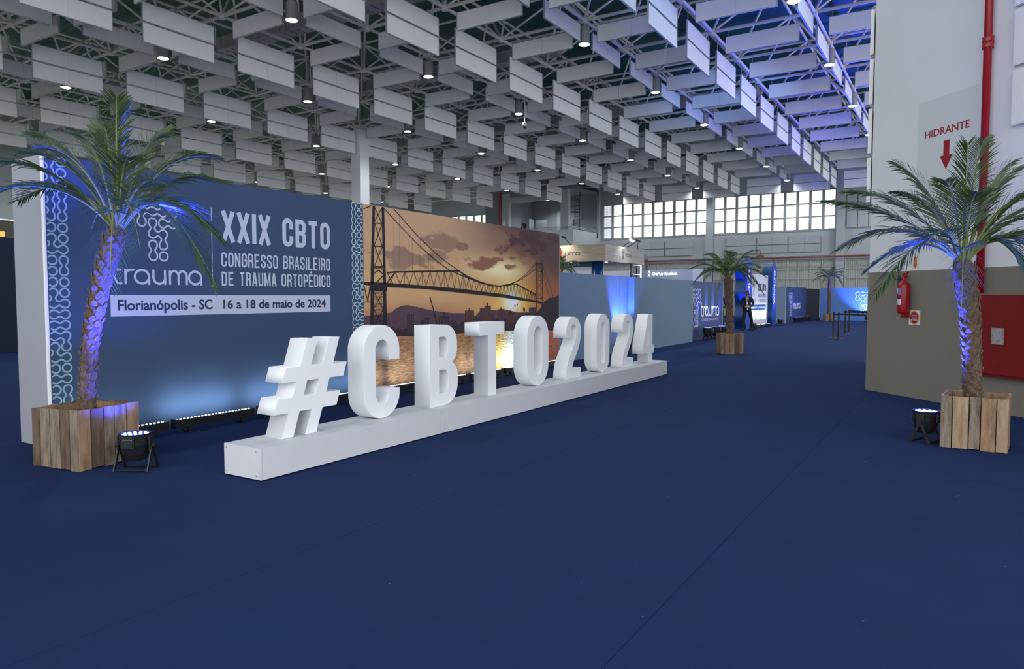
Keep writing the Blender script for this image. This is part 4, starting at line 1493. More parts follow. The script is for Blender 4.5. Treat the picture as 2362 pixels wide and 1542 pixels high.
for i, (y, e) in enumerate(((43.9, 240), (44.9, 300), (45.9, 300), (46.9, 240), (48.0, 0))):
    par(-8.05, y, 1.57, 'black par light below the far dark panel, %s of five from the left' % ('first', 'second', 'third', 'fourth', 'last')[i], (-8.32, y, 1.2) if e else None, e, BLUE, 26, 'par lights below the far dark panel')
par(-4.75, 48.2, 0, 'black par light before the light-blue wall by the far planter', (-5.0, 49.4, 1.6), 1100, (.12, .2, 1), 80)

# ============================================================ plinth and big letters
t = thing('letter_plinth', 'long low white plinth carrying the big letters', 'plinth', (0, 0, 0))
g = G()
x0_, x1_, y0_, y1_ = -5.235, -4.77, 3.80, 13.3
yy = [y0_ + .012] + [y0_ + (y1_ - y0_) * k / 4 for k in (1, 2, 3)] + [y1_]
for k in range(4):
    gg = G(); gg.bb((x0_, yy[k] + .0008, .012), (x1_, yy[k + 1] - .0008, .270)); obj('plinth_section', gg, M_plinth, t)
g = G(); g.bb((x0_, y0_, .012), (x1_ - .02, y0_ + .010, .272)); g.bb((x1_ - .018, y0_, .012), (x1_ + .001, y0_ + .010, .272))
obj('end_board', g, M_plinth, t)
g = G()
for x in (x0_ + .03, x1_ - .06):
    for z in (.04, .24): g.lathe([(.006, -.003), (.006, .003)], 8, (x, y0_ - .001, z), Matrix.Rotation(pi / 2, 3, 'X'))
obj('screws', g, M_steel, t)
g = G()
for k in range(6): g.bb((x0_ + .05, 4.0 + k * 1.8, 0), (x1_ - .05, 4.1 + k * 1.8, .012))
obj('skids', g, M_black, t)

XF, HT = -5.04, .11
FL = frame((XF, 0, 0), (0, 1, 0))
B0 = .2715
GL = 'big white foam letters on the plinth'
def letter(name, polys, label):
    o = curve_solid(name, polys, FL, HT, M_white)
    tag(o, label, 'letter')
    return o
sh = .35
def sk(y, z): return (y + (z - B0) * sh, z)
# hash sign
a1, a2, b1, b2 = 4.150, 4.278, 4.412, 4.545
zt_ = 1.127
L1, L2, L3, L4 = .49, .625, .755, .887
e = .095
outer = [sk(a1, B0), sk(a2, B0), sk(a2, L1), sk(b1, L1), sk(b1, B0), sk(b2, B0), sk(b2, L1), sk(b2 + e + .08, L1), sk(b2 + e + .08, L2), sk(b2, L2), sk(b2, L3), sk(b2 + e + .08, L3), sk(b2 + e + .08, L4), sk(b2, L4), sk(b2, zt_), sk(b1, zt_), sk(b1, L4), sk(a2, L4), sk(a2, zt_), sk(a1, zt_), sk(a1, L4), sk(a1 - .16, L4), sk(a1 - .16, L3), sk(a1, L3), sk(a1, L2), sk(a1 - .16, L2), sk(a1 - .16, L1), sk(a1, L1)]
letter('hash_sign', [outer, [sk(a2, L2), sk(b1, L2), sk(b1, L3), sk(a2, L3)]], 'big white foam hash sign standing first on the plinth')
def Cshape(y0, y1, z0, z1, s, zt, zb):
    r_o = (y1 - y0) / 2; cyy = (y0 + y1) / 2; ro2 = r_o * .95; ri = r_o - s; ri2 = ri * 1.15
    out = [(y1, zt)] + arc(cyy, z1 - ro2, r_o, ro2, 0, 180, 22) + arc(cyy, z0 + ro2, r_o, ro2, 180, 360, 22) + [(y1, zb)]
    inn = [(y1 - s, zb)] + arc(cyy, z0 + s * .88 + ri2, ri, ri2, 360, 180, 18) + arc(cyy, z1 - s * .88 - ri2, ri, ri2, 180, 0, 18) + [(y1 - s, zt)]
    return out + inn
letter('letter_c', [Cshape(5.165, 5.69, B0, 1.215, .165, .857, .562)], 'big white foam letter C on the plinth')
def rr(y0, z0, y1, z1, r, n=6, left=True):
    l = []
    if left: l += arc(y0 + r, z0 + r, r, r, 180, 270, n)
    else: l += [(y0, z0)]
    l += arc(y1 - r, z0 + r, r, r, 270, 360, n) + arc(y1 - r, z1 - r, r, r, 0, 90, n)
    if left: l += arc(y0 + r, z1 - r, r, r, 90, 180, n)
    else: l += [(y0, z1)]
    return l
ob = [(6.19, B0)] + arc(6.71 - .24, B0 + .24, .24, .24, 270, 360, 10) + [(6.71, .60)] + arc(6.71 - .14, .60, .14, .15, 0, 50, 5) + [(6.605, .76)] + arc(6.70 - .14, .90, .14, .15, -50, 0, 5) + arc(6.70 - .22, 1.185 - .22, .22, .22, 0, 90, 10) + [(6.19, 1.185)]
letter('letter_b', [ob, rr(6.36, .822, 6.52, 1.05, .07, 5, False), rr(6.36, .412, 6.525, .678, .075, 5, False)], 'big white foam letter B on the plinth')
letter('letter_t', [[(7.347, B0), (7.527, B0), (7.527, 1.027), (7.719, 1.027), (7.719, 1.186), (7.15, 1.186), (7.15, 1.027), (7.347, 1.027)]], 'big white foam letter T on the plinth')
def Oshape(y0, y1, z0, z1, hy0, hy1, hz0, hz1):
    r = (y1 - y0) / 2; c = (y0 + y1) / 2; rz = r * .98
    o = arc(c, z1 - rz, r, rz, 0, 180, 24) + arc(c, z0 + rz, r, rz, 180, 360, 24)
    r2 = (hy1 - hy0) / 2; c2 = (hy0 + hy1) / 2; rz2 = r2 * 1.25
    return [o, arc(c2, hz1 - rz2, r2, rz2, 0, 180, 16) + arc(c2, hz0 + rz2, r2, rz2, 180, 360, 16)]
letter('letter_o', Oshape(8.283, 8.878, B0, 1.24, 8.47, 8.695, .42, 1.095), 'big white foam letter O on the plinth')
def two(y0):
    w = .495
    c = y0 + w / 2
    s = .160
    ro, rz = w / 2, .235
    out = [(y0, .884)] + [(p[0], p[1]) for p in arc(c, 1.20 - rz, ro, rz, 180, 0, 22)]
    out += [(y0 + w - .005, .90), (y0 + w - .04, .80), (y0 + w - .12, .67), (y0 + .255, .53), (y0 + .21, .455), (y0 + .20, .42), (y0 + w, .42), (y0 + w, B0), (y0, B0), (y0 + .005, .36), (y0 + .03, .46), (y0 + .09, .57), (y0 + .20, .70), (y0 + .295, .82), (y0 + w - s, .92)]
    ri = w / 2 - s
    out += arc(c, 1.02, ri, .06, 0, 180, 12) + [(y0 + s, .884)]
    return out
letter('digit_two', [two(9.41)], 'big white foam digit 2, the first 2 after the letter O')
letter('digit_zero', Oshape(10.458, 10.961, B0, 1.227, 10.637, 10.787, .41, 1.09), 'big white foam digit 0 between the two digits 2')
letter('digit_two', [two(11.498)], 'big white foam digit 2 next to the final 4')
letter('digit_four', [[(12.735, B0), (12.93, B0), (12.93, .442), (13.015, .442), (13.015, .59), (12.93, .59), (12.93, 1.178), (12.70, 1.178), (12.47, .60), (12.47, .442), (12.735, .442)],
                      [(12.63, .59), (12.75, .59), (12.75, .98)]], 'big white foam digit 4 standing last on the plinth')

# ============================================================ planters
def planter(cx, cy, rz, s, h, label, seed, woods=(0, 1, 2, 2, 1)):
    r_ = random.Random(seed)
    t = thing('wooden_planter', label, 'planter', (cx, cy, 0), rz)
    th = .022
    for side in range(4):
        M3 = Matrix.Rotation(side * pi / 2, 3, 'Z')
        n_ = 5
        ws = [r_.uniform(.8, 1.25) for _ in range(n_)]
        tot = sum(ws); x = -s / 2
        for k in range(n_):
            w_ = ws[k] / tot * s
            g = G()
            z0, z1 = r_.uniform(0, .012), h - r_.uniform(0, .014)
            off = r_.uniform(-.003, .004)
            e_ = .003
            # plank with slightly ragged outline
            nseg = 4
            vs = []
            for q in range(nseg + 1):
                z = z0 + (z1 - z0) * q / nseg
                ja, jb = r_.uniform(0, .003), r_.uniform(0, .003)
                for (xx, yy_) in ((x + e_ + ja, -s / 2 - off), (x + w_ - e_ - jb, -s / 2 - off), (x + w_ - e_ - jb, -s / 2 + th), (x + e_ + ja, -s / 2 + th)):
                    vs.append(M3 @ V((xx, yy_, z)))
            fs = [(3, 2, 1, 0)] + [tuple(nseg * 4 + i for i in range(4))]
            for q in range(nseg):
                for i in range(4):
                    a, b = q * 4 + i, q * 4 + (i + 1) % 4
                    fs.append((a, b, b + 4, a + 4))
            g.add(vs, fs)
            obj('plank', g, M_wood[r_.choice(woods)], t)
            x += w_
    for side in range(4):
        M3 = Matrix.Rotation(side * pi / 2, 3, 'Z')
        g = G()
        g.box(M3 @ V((0, -s / 2 + th + .012, h - .05)), (s - .10, .022, .06), M3)
        obj('inner_batten', g, M_wood[0], t)
    g = G(); g.box((0, 0, h - .22), (s - .07, s - .07, .06)); obj('soil', g, M_soil, t)
    return t


# ============================================================ palms
CR = V((.848, .529, 0))       # picture-right direction on the floor
CT = V((.529, -.848, 0))      # towards the photographer


def frond(g, base, ctrl, end, L, seed, leafm, width=1.0, dens=1.0, nm=2):
    r_ = random.Random(seed)
    n = 14
    pts = []
    for i in range(n + 1):
        t_ = i / n
        pts.append(base * (1 - t_) ** 2 + ctrl * 2 * t_ * (1 - t_) + end * t_ ** 2)
    length = sum((pts[i + 1] - pts[i]).length for i in range(n))
    g.path(pts, [max(.003, .013 * (1 - i / n) + .002) for i in range(n + 1)], 5, M_rachis, cap=False)
    nl = int(length * 38 * dens)
    for i in range(nl):
        t_ = .20 + .80 * (i + r_.random() * .4) / nl
        k = min(n - 1, int(t_ * n)); f = t_ * n - k
        p = pts[k].lerp(pts[k + 1], f)
        T = (pts[k + 1] - pts[k]).normalized()
        up = V((0, 0, 1)); up = (up - T * up.dot(T))
        if up.length < .25: up = (CT - T * CT.dot(T))
        up.normalize()
        Sd = T.cross(up).normalized()
        ll = L * (0.35 + .65 * sin(pi * min(1, (t_ - .12) / .88) ** .8)) * r_.uniform(.85, 1.1) * width
        for s_ in (-1, 1):
            if r_.random() < .04: continue
            d = (T * (.75 + .65 * t_) + Sd * s_ * .80 + up * r_.uniform(.0, .30)).normalized()
            dr = ll * r_.uniform(.12, .34)
            wv = (T * .45 + Sd * s_ * -.25 + up * .55).normalized() * .0056
            mm = leafm[r_.randrange(2)]
            q1 = p + d * ll * .33 - V((0, 0, dr * .10)); q2 = p + d * ll * .68 - V((0, 0, dr * .42)); tp = p + d * ll * .98 - V((0, 0, dr))
            g.add([p - wv * .5, p + wv * .5, q1 + wv, q1 - wv, q2 + wv * .8, q2 - wv * .8, tp], [(0, 1, 2, 3), (3, 2, 4, 5), (5, 4, 6)], mm)


def palm(x, y, z0, h, lean, fr, label, r0=.075, r1=.10, Lf=.30, seed=1, boots=150, leafm=None):
    r_ = random.Random(seed)
    t = thing('palm_tree', label, 'palm', (x, y, z0))
    top = V((lean[0], lean[1], h))
    n = 26
    pts, rad = [], []
    for i in range(n + 1):
        f = i / n
        p = V((0, 0, 0)).lerp(top, f) + V((lean[0], lean[1], 0)) * (-.25 * sin(pi * f))
        pts.append(p)
        rr_ = r0 + (r1 - r0) * max(0, (f - .35) / .65) ** 1.3 if f < .93 else r1 * (1 - (f - .93) * 5)
        rad.append(rr_ * (1 + (.05 if i % 2 else -.03)))
    g = G(); g.path(pts, rad, 14)
    tr = obj('trunk', g, M_trunk, t, smooth=True)
    g = G()
    for i in range(boots):
        f = i / boots * .97
        k = min(n - 1, int(f * n)); q = f * n - k
        p = pts[k].lerp(pts[k + 1], q); rd = rad[k] * .95
        a = i * 2.3999 + r_.uniform(-.15, .15)
        o = V((cos(a), sin(a), 0)); w = V((-sin(a), cos(a), 0))
        hh = .035 + .05 * f; ww = .028 + .012 * f
        b = p + o * rd
        out = .010 + .015 * r_.random()
        g.add([b - w * ww, b + w * ww, b + w * ww * .35 + o * out + V((0, 0, hh * .6)), b - w * ww * .35 + o * out + V((0, 0, hh * .6)), b + o * (out * .5) + V((0, 0, hh)), b - V((0, 0, .012)) + o * .004],
              [(5, 1, 2, 3), (5, 3, 0), (0, 3, 4), (1, 4, 2), (3, 2, 4)])
    obj('leaf_base', g, M_boot, t, kind='stuff')
    # fibre whiskers
    crown = top + V((0, 0, -.02))
    for i, (rx, uz, dp, ar) in enumerate(fr):
        end = crown + CR * rx + V((0, 0, uz)) + CT * dp
        out = CR * rx + CT * dp
        ctrl = crown + out * .42 + V((0, 0, max(uz, 0) * .55 + ar))
        base = crown + (out.normalized() * .035 if out.length > .01 else V((0, 0, 0)))
        g = G()
        frond(g, base, ctrl, end, Lf, seed * 100 + i, leafm or M_leaf)
        obj('frond', g, None, t)
    return t


planter(-6.70, 3.44, R(9), .60, .53, 'square planter of weathered upright planks at the left, lit blue on one side', 21, (0, 1, 2, 2, 1, 2))
fr1 = [(-.95, .55, .25, .30), (-.80, .85, -.1, .35), (.10, 1.12, .15, .40), (-.28, 1.0, -.3, .35), (.50, .80, .15, .35), (.78, .68, -.25, .40), (1.00, .40, .15, .40), (.98, -.12, .10, .55), (.95, -.52, .2, .62), (.16, -.55, .45, .45), (-.75, .25, .55, .35), (.35, .55, .45, .3), (-.30, .62, .5, .3), (-1.02, .28, -.2, .45), (.62, .10, -.4, .45), (-.5, .05, -.45, .4), (.3, .95, -.35, .3), (.72, .30, .55, .38), (-.1, .75, .35, .3), (-.6, .62, .3, .3), (.45, -.2, .5, .5)]
palm(-6.64, 3.41, .34, 1.78, (.24, .20), fr1, 'potted palm with blue-lit fronds before the navy backdrop', .068, .088, .33, 3, 170)
planter(.165, 8.56, R(-5), .56, .53, 'square planter of weathered upright planks by the taupe wall', 8, (0, 4, 3, 1, 4, 4, 0))
fr2 = [(-1.35, .62, -.1, .25), (-1.32, .12, .2, .5), (-1.05, -.35, .35, .55), (-.70, .98, 0, .25), (-.28, -.48, .45, .42), (.42, -.30, .45, .55), (.62, .95, -.1, .35), (.75, .75, .3, .3), (.95, .35, .2, .45), (.95, -.15, .1, .55), (-.05, 1.15, .1, .3), (.30, 1.25, -.2, .3), (-.45, .75, .4, .3), (-.85, .65, .35, .3), (.35, .6, .5, .3), (-.2, .62, .5, .3), (-.65, .15, .5, .4), (.6, .1, .55, .4), (-1.0, .75, -.35, .3), (1.1, .6, -.3, .3), (-.75, -.05, -.4, .4), (.15, .9, .4, .25)]
palm(.13, 8.50, .34, 1.52, (-.12, -.05), fr2, 'potted palm with blue-lit fronds in front of the red standpipe', .078, .10, .34, 7, 190)
planter(-5.14, 19.12, R(4), .60, .55, 'square plank planter standing in the aisle beyond the letters', 5)
def ring_fronds(n, l, seed, up=.5):
    r_ = random.Random(seed); out = []
    for i in range(n):
        a = i * 2.3999 + r_.uniform(-.2, .2); f = (i + .5) / n
        ln = l * r_.uniform(.85, 1.1)
        el = -.55 + 1.5 * f
        out.append((cos(a) * ln * cos(el) * .95, sin(el) * ln * .85 + .05, sin(a) * ln * cos(el) * .95, .30 + .25 * (1 - f)))
    return out
palm(-5.14, 19.08, .33, 1.68, (-.06, -.03), ring_fronds(24, 1.0, 2), 'dark green potted palm in the aisle before the exit pillar', .085, .12, .30, 11, 150, [M_leaf[1], M_leaf[1]])
planter(-6.9, 48.2, R(2), .62, .47, 'small plank planter far off before the light-blue wall', 15)
palm(-6.9, 48.2, .25, 2.35, (0, 0), ring_fronds(20, 1.05, 9), 'distant potted palm lit blue near the light-blue wall', .09, .11, .30, 13, 60, [M_leaf[1], M_leaf[1]])
add_light('palm_uplight', 'SPOT', (-5.9, 47.3, .4), 1100, BLUE, (-6.75, 48.1, 3.4), spot_size=R(42), spot_blend=.5, shadow_soft_size=.08)
palm(-8.55, 15.9, .0, 2.0, (0, 0), ring_fronds(12, .62, 4), 'small palm showing above the slate wall beside the sunset photo', .06, .07, .2, 17, 20, [M_leaf[1], M_leaf[0]])

# ============================================================ slate walls past the backdrop
g = G(); g.bb((XB - .25, YE + .02, 0), (XB - .12, 17.78, 2.055)); g.bb((XB - .25, 17.80, 0), (XB - .12, 18.38, 2.055))
tag(obj('slate_wall', g, M_slate), 'slate-blue partition right of the sunset photo with a blue light wash', 'partition')
t = thing('slate_wall', 'grey-blue partition behind the digit 4 running towards the dark panel', 'partition')
g = G(); g.bb((XB - .25, 18.39, 0), (XB + .05, 23.42, 2.035)); obj('board', g, mat('grey_blue_board', (.10, .165, .23), .8, noise=.06, nscale=1.5), t)
g = G(); g.bb((XB - .25, 23.42, 0), (XB + .055, 23.45, 2.04)); obj('edge_strip', g, M_slate_l, t)

t = thing('trauma_panel', 'dark blue panel with white dot logo and the word trauma', 'sign')
FT = frame((-7.7, 0, 0), (0, 1, 0))
M_deep = mat('deep_navy_board', (.013, .034, .105), .6)
g = G(); g.bb((-7.95, 23.46, 0), (-7.7, 27.5, 2.04)); obj('board', g, M_deep, t)
g = G(); g.bb((-7.95, 27.5, 0), (-7.69, 27.55, 2.045)); obj('edge_strip', g, M_slate_l, t)
g = G(); logo_dots(g, FT, 23.86, 1.66, .27, .27, None, .006, .13); obj('dot_logo', g, M_print_l, t)
g = G(); logo_word(g, FT, 24.85, .80, 2.15, .36, .055, None, .006); obj('logo_word', g, M_whitep, t)
text('subtitle_lettering', 'SOCIEDADE DE TRAUMA ORTOPÉDICO', FT, 24.88, .64, 2.1, .12, M_print_l, t, .006)

# totems
def totem(y0, y1, H, label, word, lobes=3):
    t = thing('portal_pillar', label, 'pillar')
    cyy, w = (y0 + y1) / 2, (y1 - y0) / 2
    n = 60
    prof = []
    for i in range(n + 1):
        z = H * i / n
        ph = (z / H) * lobes
        f = .84 + .16 * cos(2 * pi * (ph - .5))
        if z > H - w * 1.0:
            q = (z - (H - w)) / w
            f = min(f, math.sqrt(max(0, 1 - q * q)))
        prof.append((w * f, z))
    right = [(cyy + a, b) for a, b in prof]
    left = [(cyy - a, b) for a, b in prof][::-1]
    FQ = frame((-8.80, 0, 0), (0, 1, 0))
    g = G(); g.poly(FQ, right + left, 0, None, .48); obj('pillar_body', g, M_blueb, t)
    FQ2 = frame((-8.315, 0, 0), (0, 1, 0))
    g = G(); g.poly(FQ2, [(cyy + (a - cyy) * .97, b) for a, b in right + left], 0, None, .01); obj('front_face', g, mat('bright_blue_board', (.006, .05, .30), .4), t)
    # stacked letters turned sideways, reading downwards
    c = bpy.data.curves.new('lettering', 'FONT'); c.body = word; c.size = 1; c.offset = .03
    tt = bpy.data.objects.new('t', c); COL.objects.link(tt)
    me = bpy.data.meshes.new_from_object(tt.evaluated_get(bpy.context.evaluated_depsgraph_get())); bpy.data.objects.remove(tt)
    xs = [v.co.x for v in me.vertices]; a, b = min(xs), max(xs)
    zt = H - .42; zl = H * .53
    for v in me.vertices:
        k = (v.co.x - a) / (b - a)
        v.co = FQ2 @ V((cyy - .17 + v.co.y * .46, zt - k * zl, .014))
    me.materials.clear(); me.materials.append(M_whitep)
    obj('lettering', me, None, t)
    return t
totem(33.35, 34.65, 3.28, 'dark blue wavy exit pillar lettered SAÍDA', 'SAÍDA')
totem(38.75, 39.95, 3.28, 'dark blue wavy entrance pillar lettered ENTRADA', 'ENTRADA')
t = thing('entrance_board', 'white entrance board printed XXIX CBTO between the two blue pillars', 'sign')
FW = frame((-8.5, 0, 0), (0, 1, 0))
g = G(); g.bb((-8.62, 34.66, 0), (-8.5, 38.74, 2.60)); obj('board', g, mat('lilac_white_board', (.46, .47, .58), .7), t)
def Lx(v): return 35.05 + (v - 4.2) * 1.05
g = G(); logo_dots(g, FW, 35.5, 2.12, .14, .14, None, .006, .13); obj('dot_logo', g, M_greyp, t)
g = G(); logo_word(g, FW, 35.15, 1.22, 1.15, .20, .03, None, .006); obj('logo_word', g, M_greyp, t)
g = G(); sign_caps(g, FW, 'XXIX CBTO', 36.6, 1.78, 1.65, .36, .065, None, .006); obj('title_lettering', g, M_navyp, t)
g = G(); sign_caps(g, FW, 'CONGRESSO BRASILEIRO', 36.6, 1.46, 1.65, .18, .026, None, .006); obj('subtitle_lettering', g, M_greyp, t)
g = G(); sign_caps(g, FW, 'DE TRAUMA ORTOPÉDICO', 36.6, 1.20, 1.65, .18, .026, None, .006); obj('subtitle_lettering', g, M_greyp, t)
g = G(); g.rect(FW, 35.15, .84, 38.25, 1.10, .006); bo = obj('date_bar', g, M_blueb, t)
text('date_lettering', 'Florianópolis - SC  16 a 18 de maio de 2024', FW, 35.25, .90, 2.9, .13, M_whitep, bo, .009, .01)
o = copy_tree(bar0); o.location = (-8.25, 35.6, 0); o['label'] = 'black LED bar at the foot of the white entrance board, left one'; o['group'] = 'LED bars at the entrance board'
o = copy_tree(bar0); o.location = (-8.25, 36.75, 0); o['label'] = 'black LED bar at the foot of the white entrance board, middle one'; o['group'] = 'LED bars at the entrance board'
o = copy_tree(bar0); o.location = (-8.25, 37.9, 0); o['label'] = 'black LED bar at the foot of the white entrance board, right one'; o['group'] = 'LED bars at the entrance board'
for y in (35.6, 36.75, 37.9):
    add_light('led_bar_light', 'AREA', (-8.27, y, .165), 11, (.8, .9, 1), (-8.5, y, .75), shape='RECTANGLE', size=.80, size_y=.008, spread=R(60))

# far right group
t = thing('far_trauma_panel', 'far dark blue panel with blue beams and a trauma logo', 'sign')
FT2 = frame((-8.35, 0, 0), (0, 1, 0))
g = G(); g.bb((-8.85, 42.4, 0), (-8.351, 42.6, 2.05)); obj('end_board', g, M_slate_l, t)
g = G(); g.bb((-8.6, 42.6, 0), (-8.35, 48.8, 2.07)); obj('board', g, M_deep, t)
g = G(); logo_dots(g, FT2, 43.45, 1.62, .28, .28, None, .008, .14); obj('dot_logo', g, M_print_l, t)
g = G(); logo_word(g, FT2, 44.5, .78, 2.3, .32, .06, None, .008); obj('logo_word', g, M_whitep, t)
g = G(); g.bb((-8.6, 48.8, 0), (-8.35, 53.9, 2.03)); tag(obj('dark_partition', g, M_dkpart), 'near-black partition continuing behind the far dark panel', 'partition')
t = thing('light_blue_wall', 'light-blue partition with a white linked-dot logo behind the far palm', 'partition')
g = G(); g.bb((-7.6, 49.5, 0), (-3.0, 49.65, 2.05)); obj('board', g, M_dwall, t)
FZ = frame((0, 49.5, 0), (1, 0, 0))
g = G(); logo_dots(g, FZ, -5.45, 1.68, .30, .30, None, .008, .12); obj('dot_logo', g, M_whitep, t)
# stanchions
def make_post():
    t = thing('barrier_post', 'x', 'barrier')
    g = G(); g.lathe([(.17, 0), (.17, .015), (.14, .03), (.03, .035)], 20); obj('base', g, M_black, t)
    g = G(); g.path([(0, 0, .03), (0, 0, .86)], .033, 12); obj('pole', g, M_black, t)
    g = G(); g.lathe([(.042, .84), (.045, .93), (.03, .95)], 12); obj('belt_head', g, M_black, t)
    return t
p0 = make_post()
PP = [(-3.62, 27.6), (-3.85, 28.1), (-3.9, 31.6), (-4.0, 33.65)]
lb = ['nearest black belt barrier post right of the aisle palm', 'second black belt barrier post, left-hand of the near pair', 'third black belt barrier post standing further back', 'farthest black belt barrier post before the light-blue wall']
for i, (x, y) in enumerate(PP):
    o = p0 if i == 0 else copy_tree(p0)
    o.location = (x, y, 0); o['label'] = lb[i]
def belt(a, b, label):
    g = G(); d = V((b[0] - a[0], b[1] - a[1], 0)); n = d.normalized(); w = V((-n.y, n.x, 0)) * .003
    A, B = V((a[0], a[1], 0)) + n * .045, V((b[0], b[1], 0)) - n * .045
    vs = []
    for i in range(7):
        p = A.lerp(B, i / 6); s_ = -.02 * sin(pi * i / 6)
        for q in (w, -w):
            for z in (.865, .915): vs.append(p + q + V((0, 0, z + s_)))
    fs = []
    for i in range(6):
        a_ = i * 4; fs += [(a_, a_ + 1, a_ + 5, a_ + 4), (a_ + 2, a_ + 6, a_ + 7, a_ + 3), (a_ + 1, a_ + 3, a_ + 7, a_ + 5), (a_, a_ + 4, a_ + 6, a_ + 2)]
    g.add(vs, fs); tag(obj('barrier_belt', g, M_black), label, 'belt')
belt(PP[0], (-1.8, 27.2), 'black retractable belt running right from the nearest post')
belt(PP[1], (PP[0][0], PP[0][1]), 'black retractable belt joining the near pair of posts')
belt(PP[2], (-1.7, 31.2), 'black retractable belt running right from the third post')
belt(PP[3], (-1.7, 33.3), 'black retractable belt running right from the farthest post')

# ============================================================ exhibition booth behind the slate wall
BXc, BYc = -10.28, 22.49
t = thing('exhibition_booth', 'exhibition booth with a pale wood fascia lettered trauma', 'booth')
g = G(); g.bb((-14.5, BYc, 2.72), (BXc, BYc + .12, 3.30)); obj('front_fascia', g, M_fascia, t)
g = G(); g.bb((BXc - .12, BYc + .12, 2.72), (BXc, 26.0, 3.28)); obj('side_fascia', g, M_fascia2, t)
g = G(); g.bb((-14.5, BYc + .12, 2.76), (BXc - .12, 26.0, 2.82)); obj('canopy_ceiling', g, M_booth_w, t)
FQ = frame((0, BYc, 0), (1, 0, 0)); FS = frame((BXc, 0, 0), (0, 1, 0))
g = G(); logo_word(g, FQ, -12.25, 2.95, .98, .105, .018, None, .004); obj('logo_word', g, M_navyp, t)
g = G(); logo_dots(g, FS, 23.88, 3.17, .075, .075, None, .004, .2); obj('dot_logo', g, M_navyp, t)
g = G(); logo_word(g, FS, 24.16, 2.94, .62, .10, .015, None, .004); obj('logo_word', g, M_navyp, t)
g = G(); g.bb((-14.3, BYc + .3, 2.55), (-10.96, BYc + .36, 2.72)); nb = obj('navy_header', g, mat('slate_navy_board', (.06, .10, .17), .7), t)
text('lettering', 'SAVE THE DATE', frame((0, BYc + .3, 0), (1, 0, 0)), -12.4, 2.60, 1.0, .085, M_whitep, nb, .004)
g = G(); g.bb((-14.3, BYc + .32, 0), (-10.96, BYc + .38, 2.55)); obj('white_wall', g, M_booth_w, t)
g = G(); g.lathe([(.19, 0), (.19, 2.76)], 24, (-10.72, BYc + .30, 0)); obj('corner_column', g, M_blueg, t, smooth=True)
for q, (x, y) in enumerate(((-10.6, 22.8), (-10.5, 23.6), (-10.9, 23.9), (-10.45, 25.0), (-12, 23.2))):
    g = G(); g.lathe([(.05, 0), (.05, .02)], 12, (x, y, 2.735)); obj('downlight', g, mat('booth_spot_glow', (1, 1, 1), .5, emit=(1, .9, .7), estr=6), t)
    add_light('booth_downlight', 'SPOT', (x, y, 2.72), 25, (1, .88, .68), (x, y, 0), spot_size=R(110), spot_blend=.6, shadow_soft_size=.05)
g = G()
for (x, y) in ((BXc - .2, 25.2), (BXc - .2, 25.75)): g.bb((x - .02, y - .02, 0), (x + .02, y + .02, 2.74))
for z in (2.3, 2.6): g.bb((BXc - .22, 25.2, z - .015), (BXc - .18, 25.75, z + .015))
obj('rack_frame', g, M_black, t)
g = G()
for z in (2.33, 2.68): g.bb((BXc - .15, 25.3, z), (BXc - .11, 26.0, z + .02))
g.bb((BXc - .15, 25.98, 2.0), (BXc - .11, 26.02, 2.70)); obj('light_strip', g, M_lit_sign, t)
# arm spotlights
def arm(base, head, label, lit):
    t = thing('arm_spotlight', label, 'spotlight')
    g = G(); g.path([base, head], .014, 6); obj('arm', g, M_black, t)
    g = G(); h = V(head); g.box(h, (.16, .10, .06), Matrix.Rotation(.5, 3, 'Y')); obj('head', g, M_lamp if lit else M_black, t)
    return t
zt = 3.28
arm((-11.6, BYc + .06, zt), (-11.75, BYc - .25, zt + .28), 'black arm spotlight over the front fascia of the booth', False)
arm((BXc - .06, 24.0, zt), (BXc + .25, 24.15, zt + .23), 'arm spotlight glowing over the side fascia logo', True)
arm((BXc - .06, 24.45, zt), (BXc + .25, 24.75, zt + .26), 'unlit black arm spotlight over the side fascia', False)
add_light('fascia_spot', 'SPOT', (BXc + .35, 24.1, zt + .25), 55, (1, .96, .85), (BXc, 24.0, 2.9), spot_size=R(110), spot_blend=.7, shadow_soft_size=.05)
add_light('fascia_spot', 'SPOT', (-12.0, BYc - .45, zt + .3), 75, (1, .92, .75), (-12.0, BYc, 2.9), spot_size=R(120), spot_blend=.7, shadow_soft_size=.05)
g = G()
F9 = frame((0, 19.5, 0), (1, 0, 0))
g.poly(F9, [(-10.62, 0), (-10.40, 0), (-10.40, 2.75)] + arc(-10.62, 2.85, .24, .27, 0, 90, 8) + [(-11.4, 3.12), (-11.4, 2.9), (-10.62, 2.9)], 0, None, .25)
tag(obj('orange_arch', g, M_orange), 'orange-red rounded arch showing beside the sunset photo edge', 'arch')
# medical company stand
t = thing('company_stand', 'pale stand wall with a white illuminated company sign', 'booth')
g = G()
cvs = [(-12.2, 29.3), (-11.7, 28.7), (-11.0, 28.35), (-10.0, 28.3), (-9.2, 28.5), (-8.9, 28.9)]
for i in range(len(cvs) - 1):
    (a, b), (c, d_) = cvs[i], cvs[i + 1]
    g.add([(a, b, 0), (c, d_, 0), (c, d_, 2.62), (a, b, 2.62), (a, b + .1, 0), (c, d_ + .1, 0), (c, d_ + .1, 2.62), (a, b + .1, 2.62)], [(0, 1, 2, 3), (5, 4, 7, 6), (3, 2, 6, 7), (0, 3, 7, 4), (1, 5, 6, 2)])
obj('stand_wall', g, mat('lilac_grey_board', (.40, .44, .58), .7), t)
FD = frame((-11.0, 28.22, 0), V((1.0, .02, 0)))
text('lit_lettering', 'DePuy Synthes', FD, .22, 2.34, 1.02, .17, M_lit_sign, t, .01, .02)
g = G()
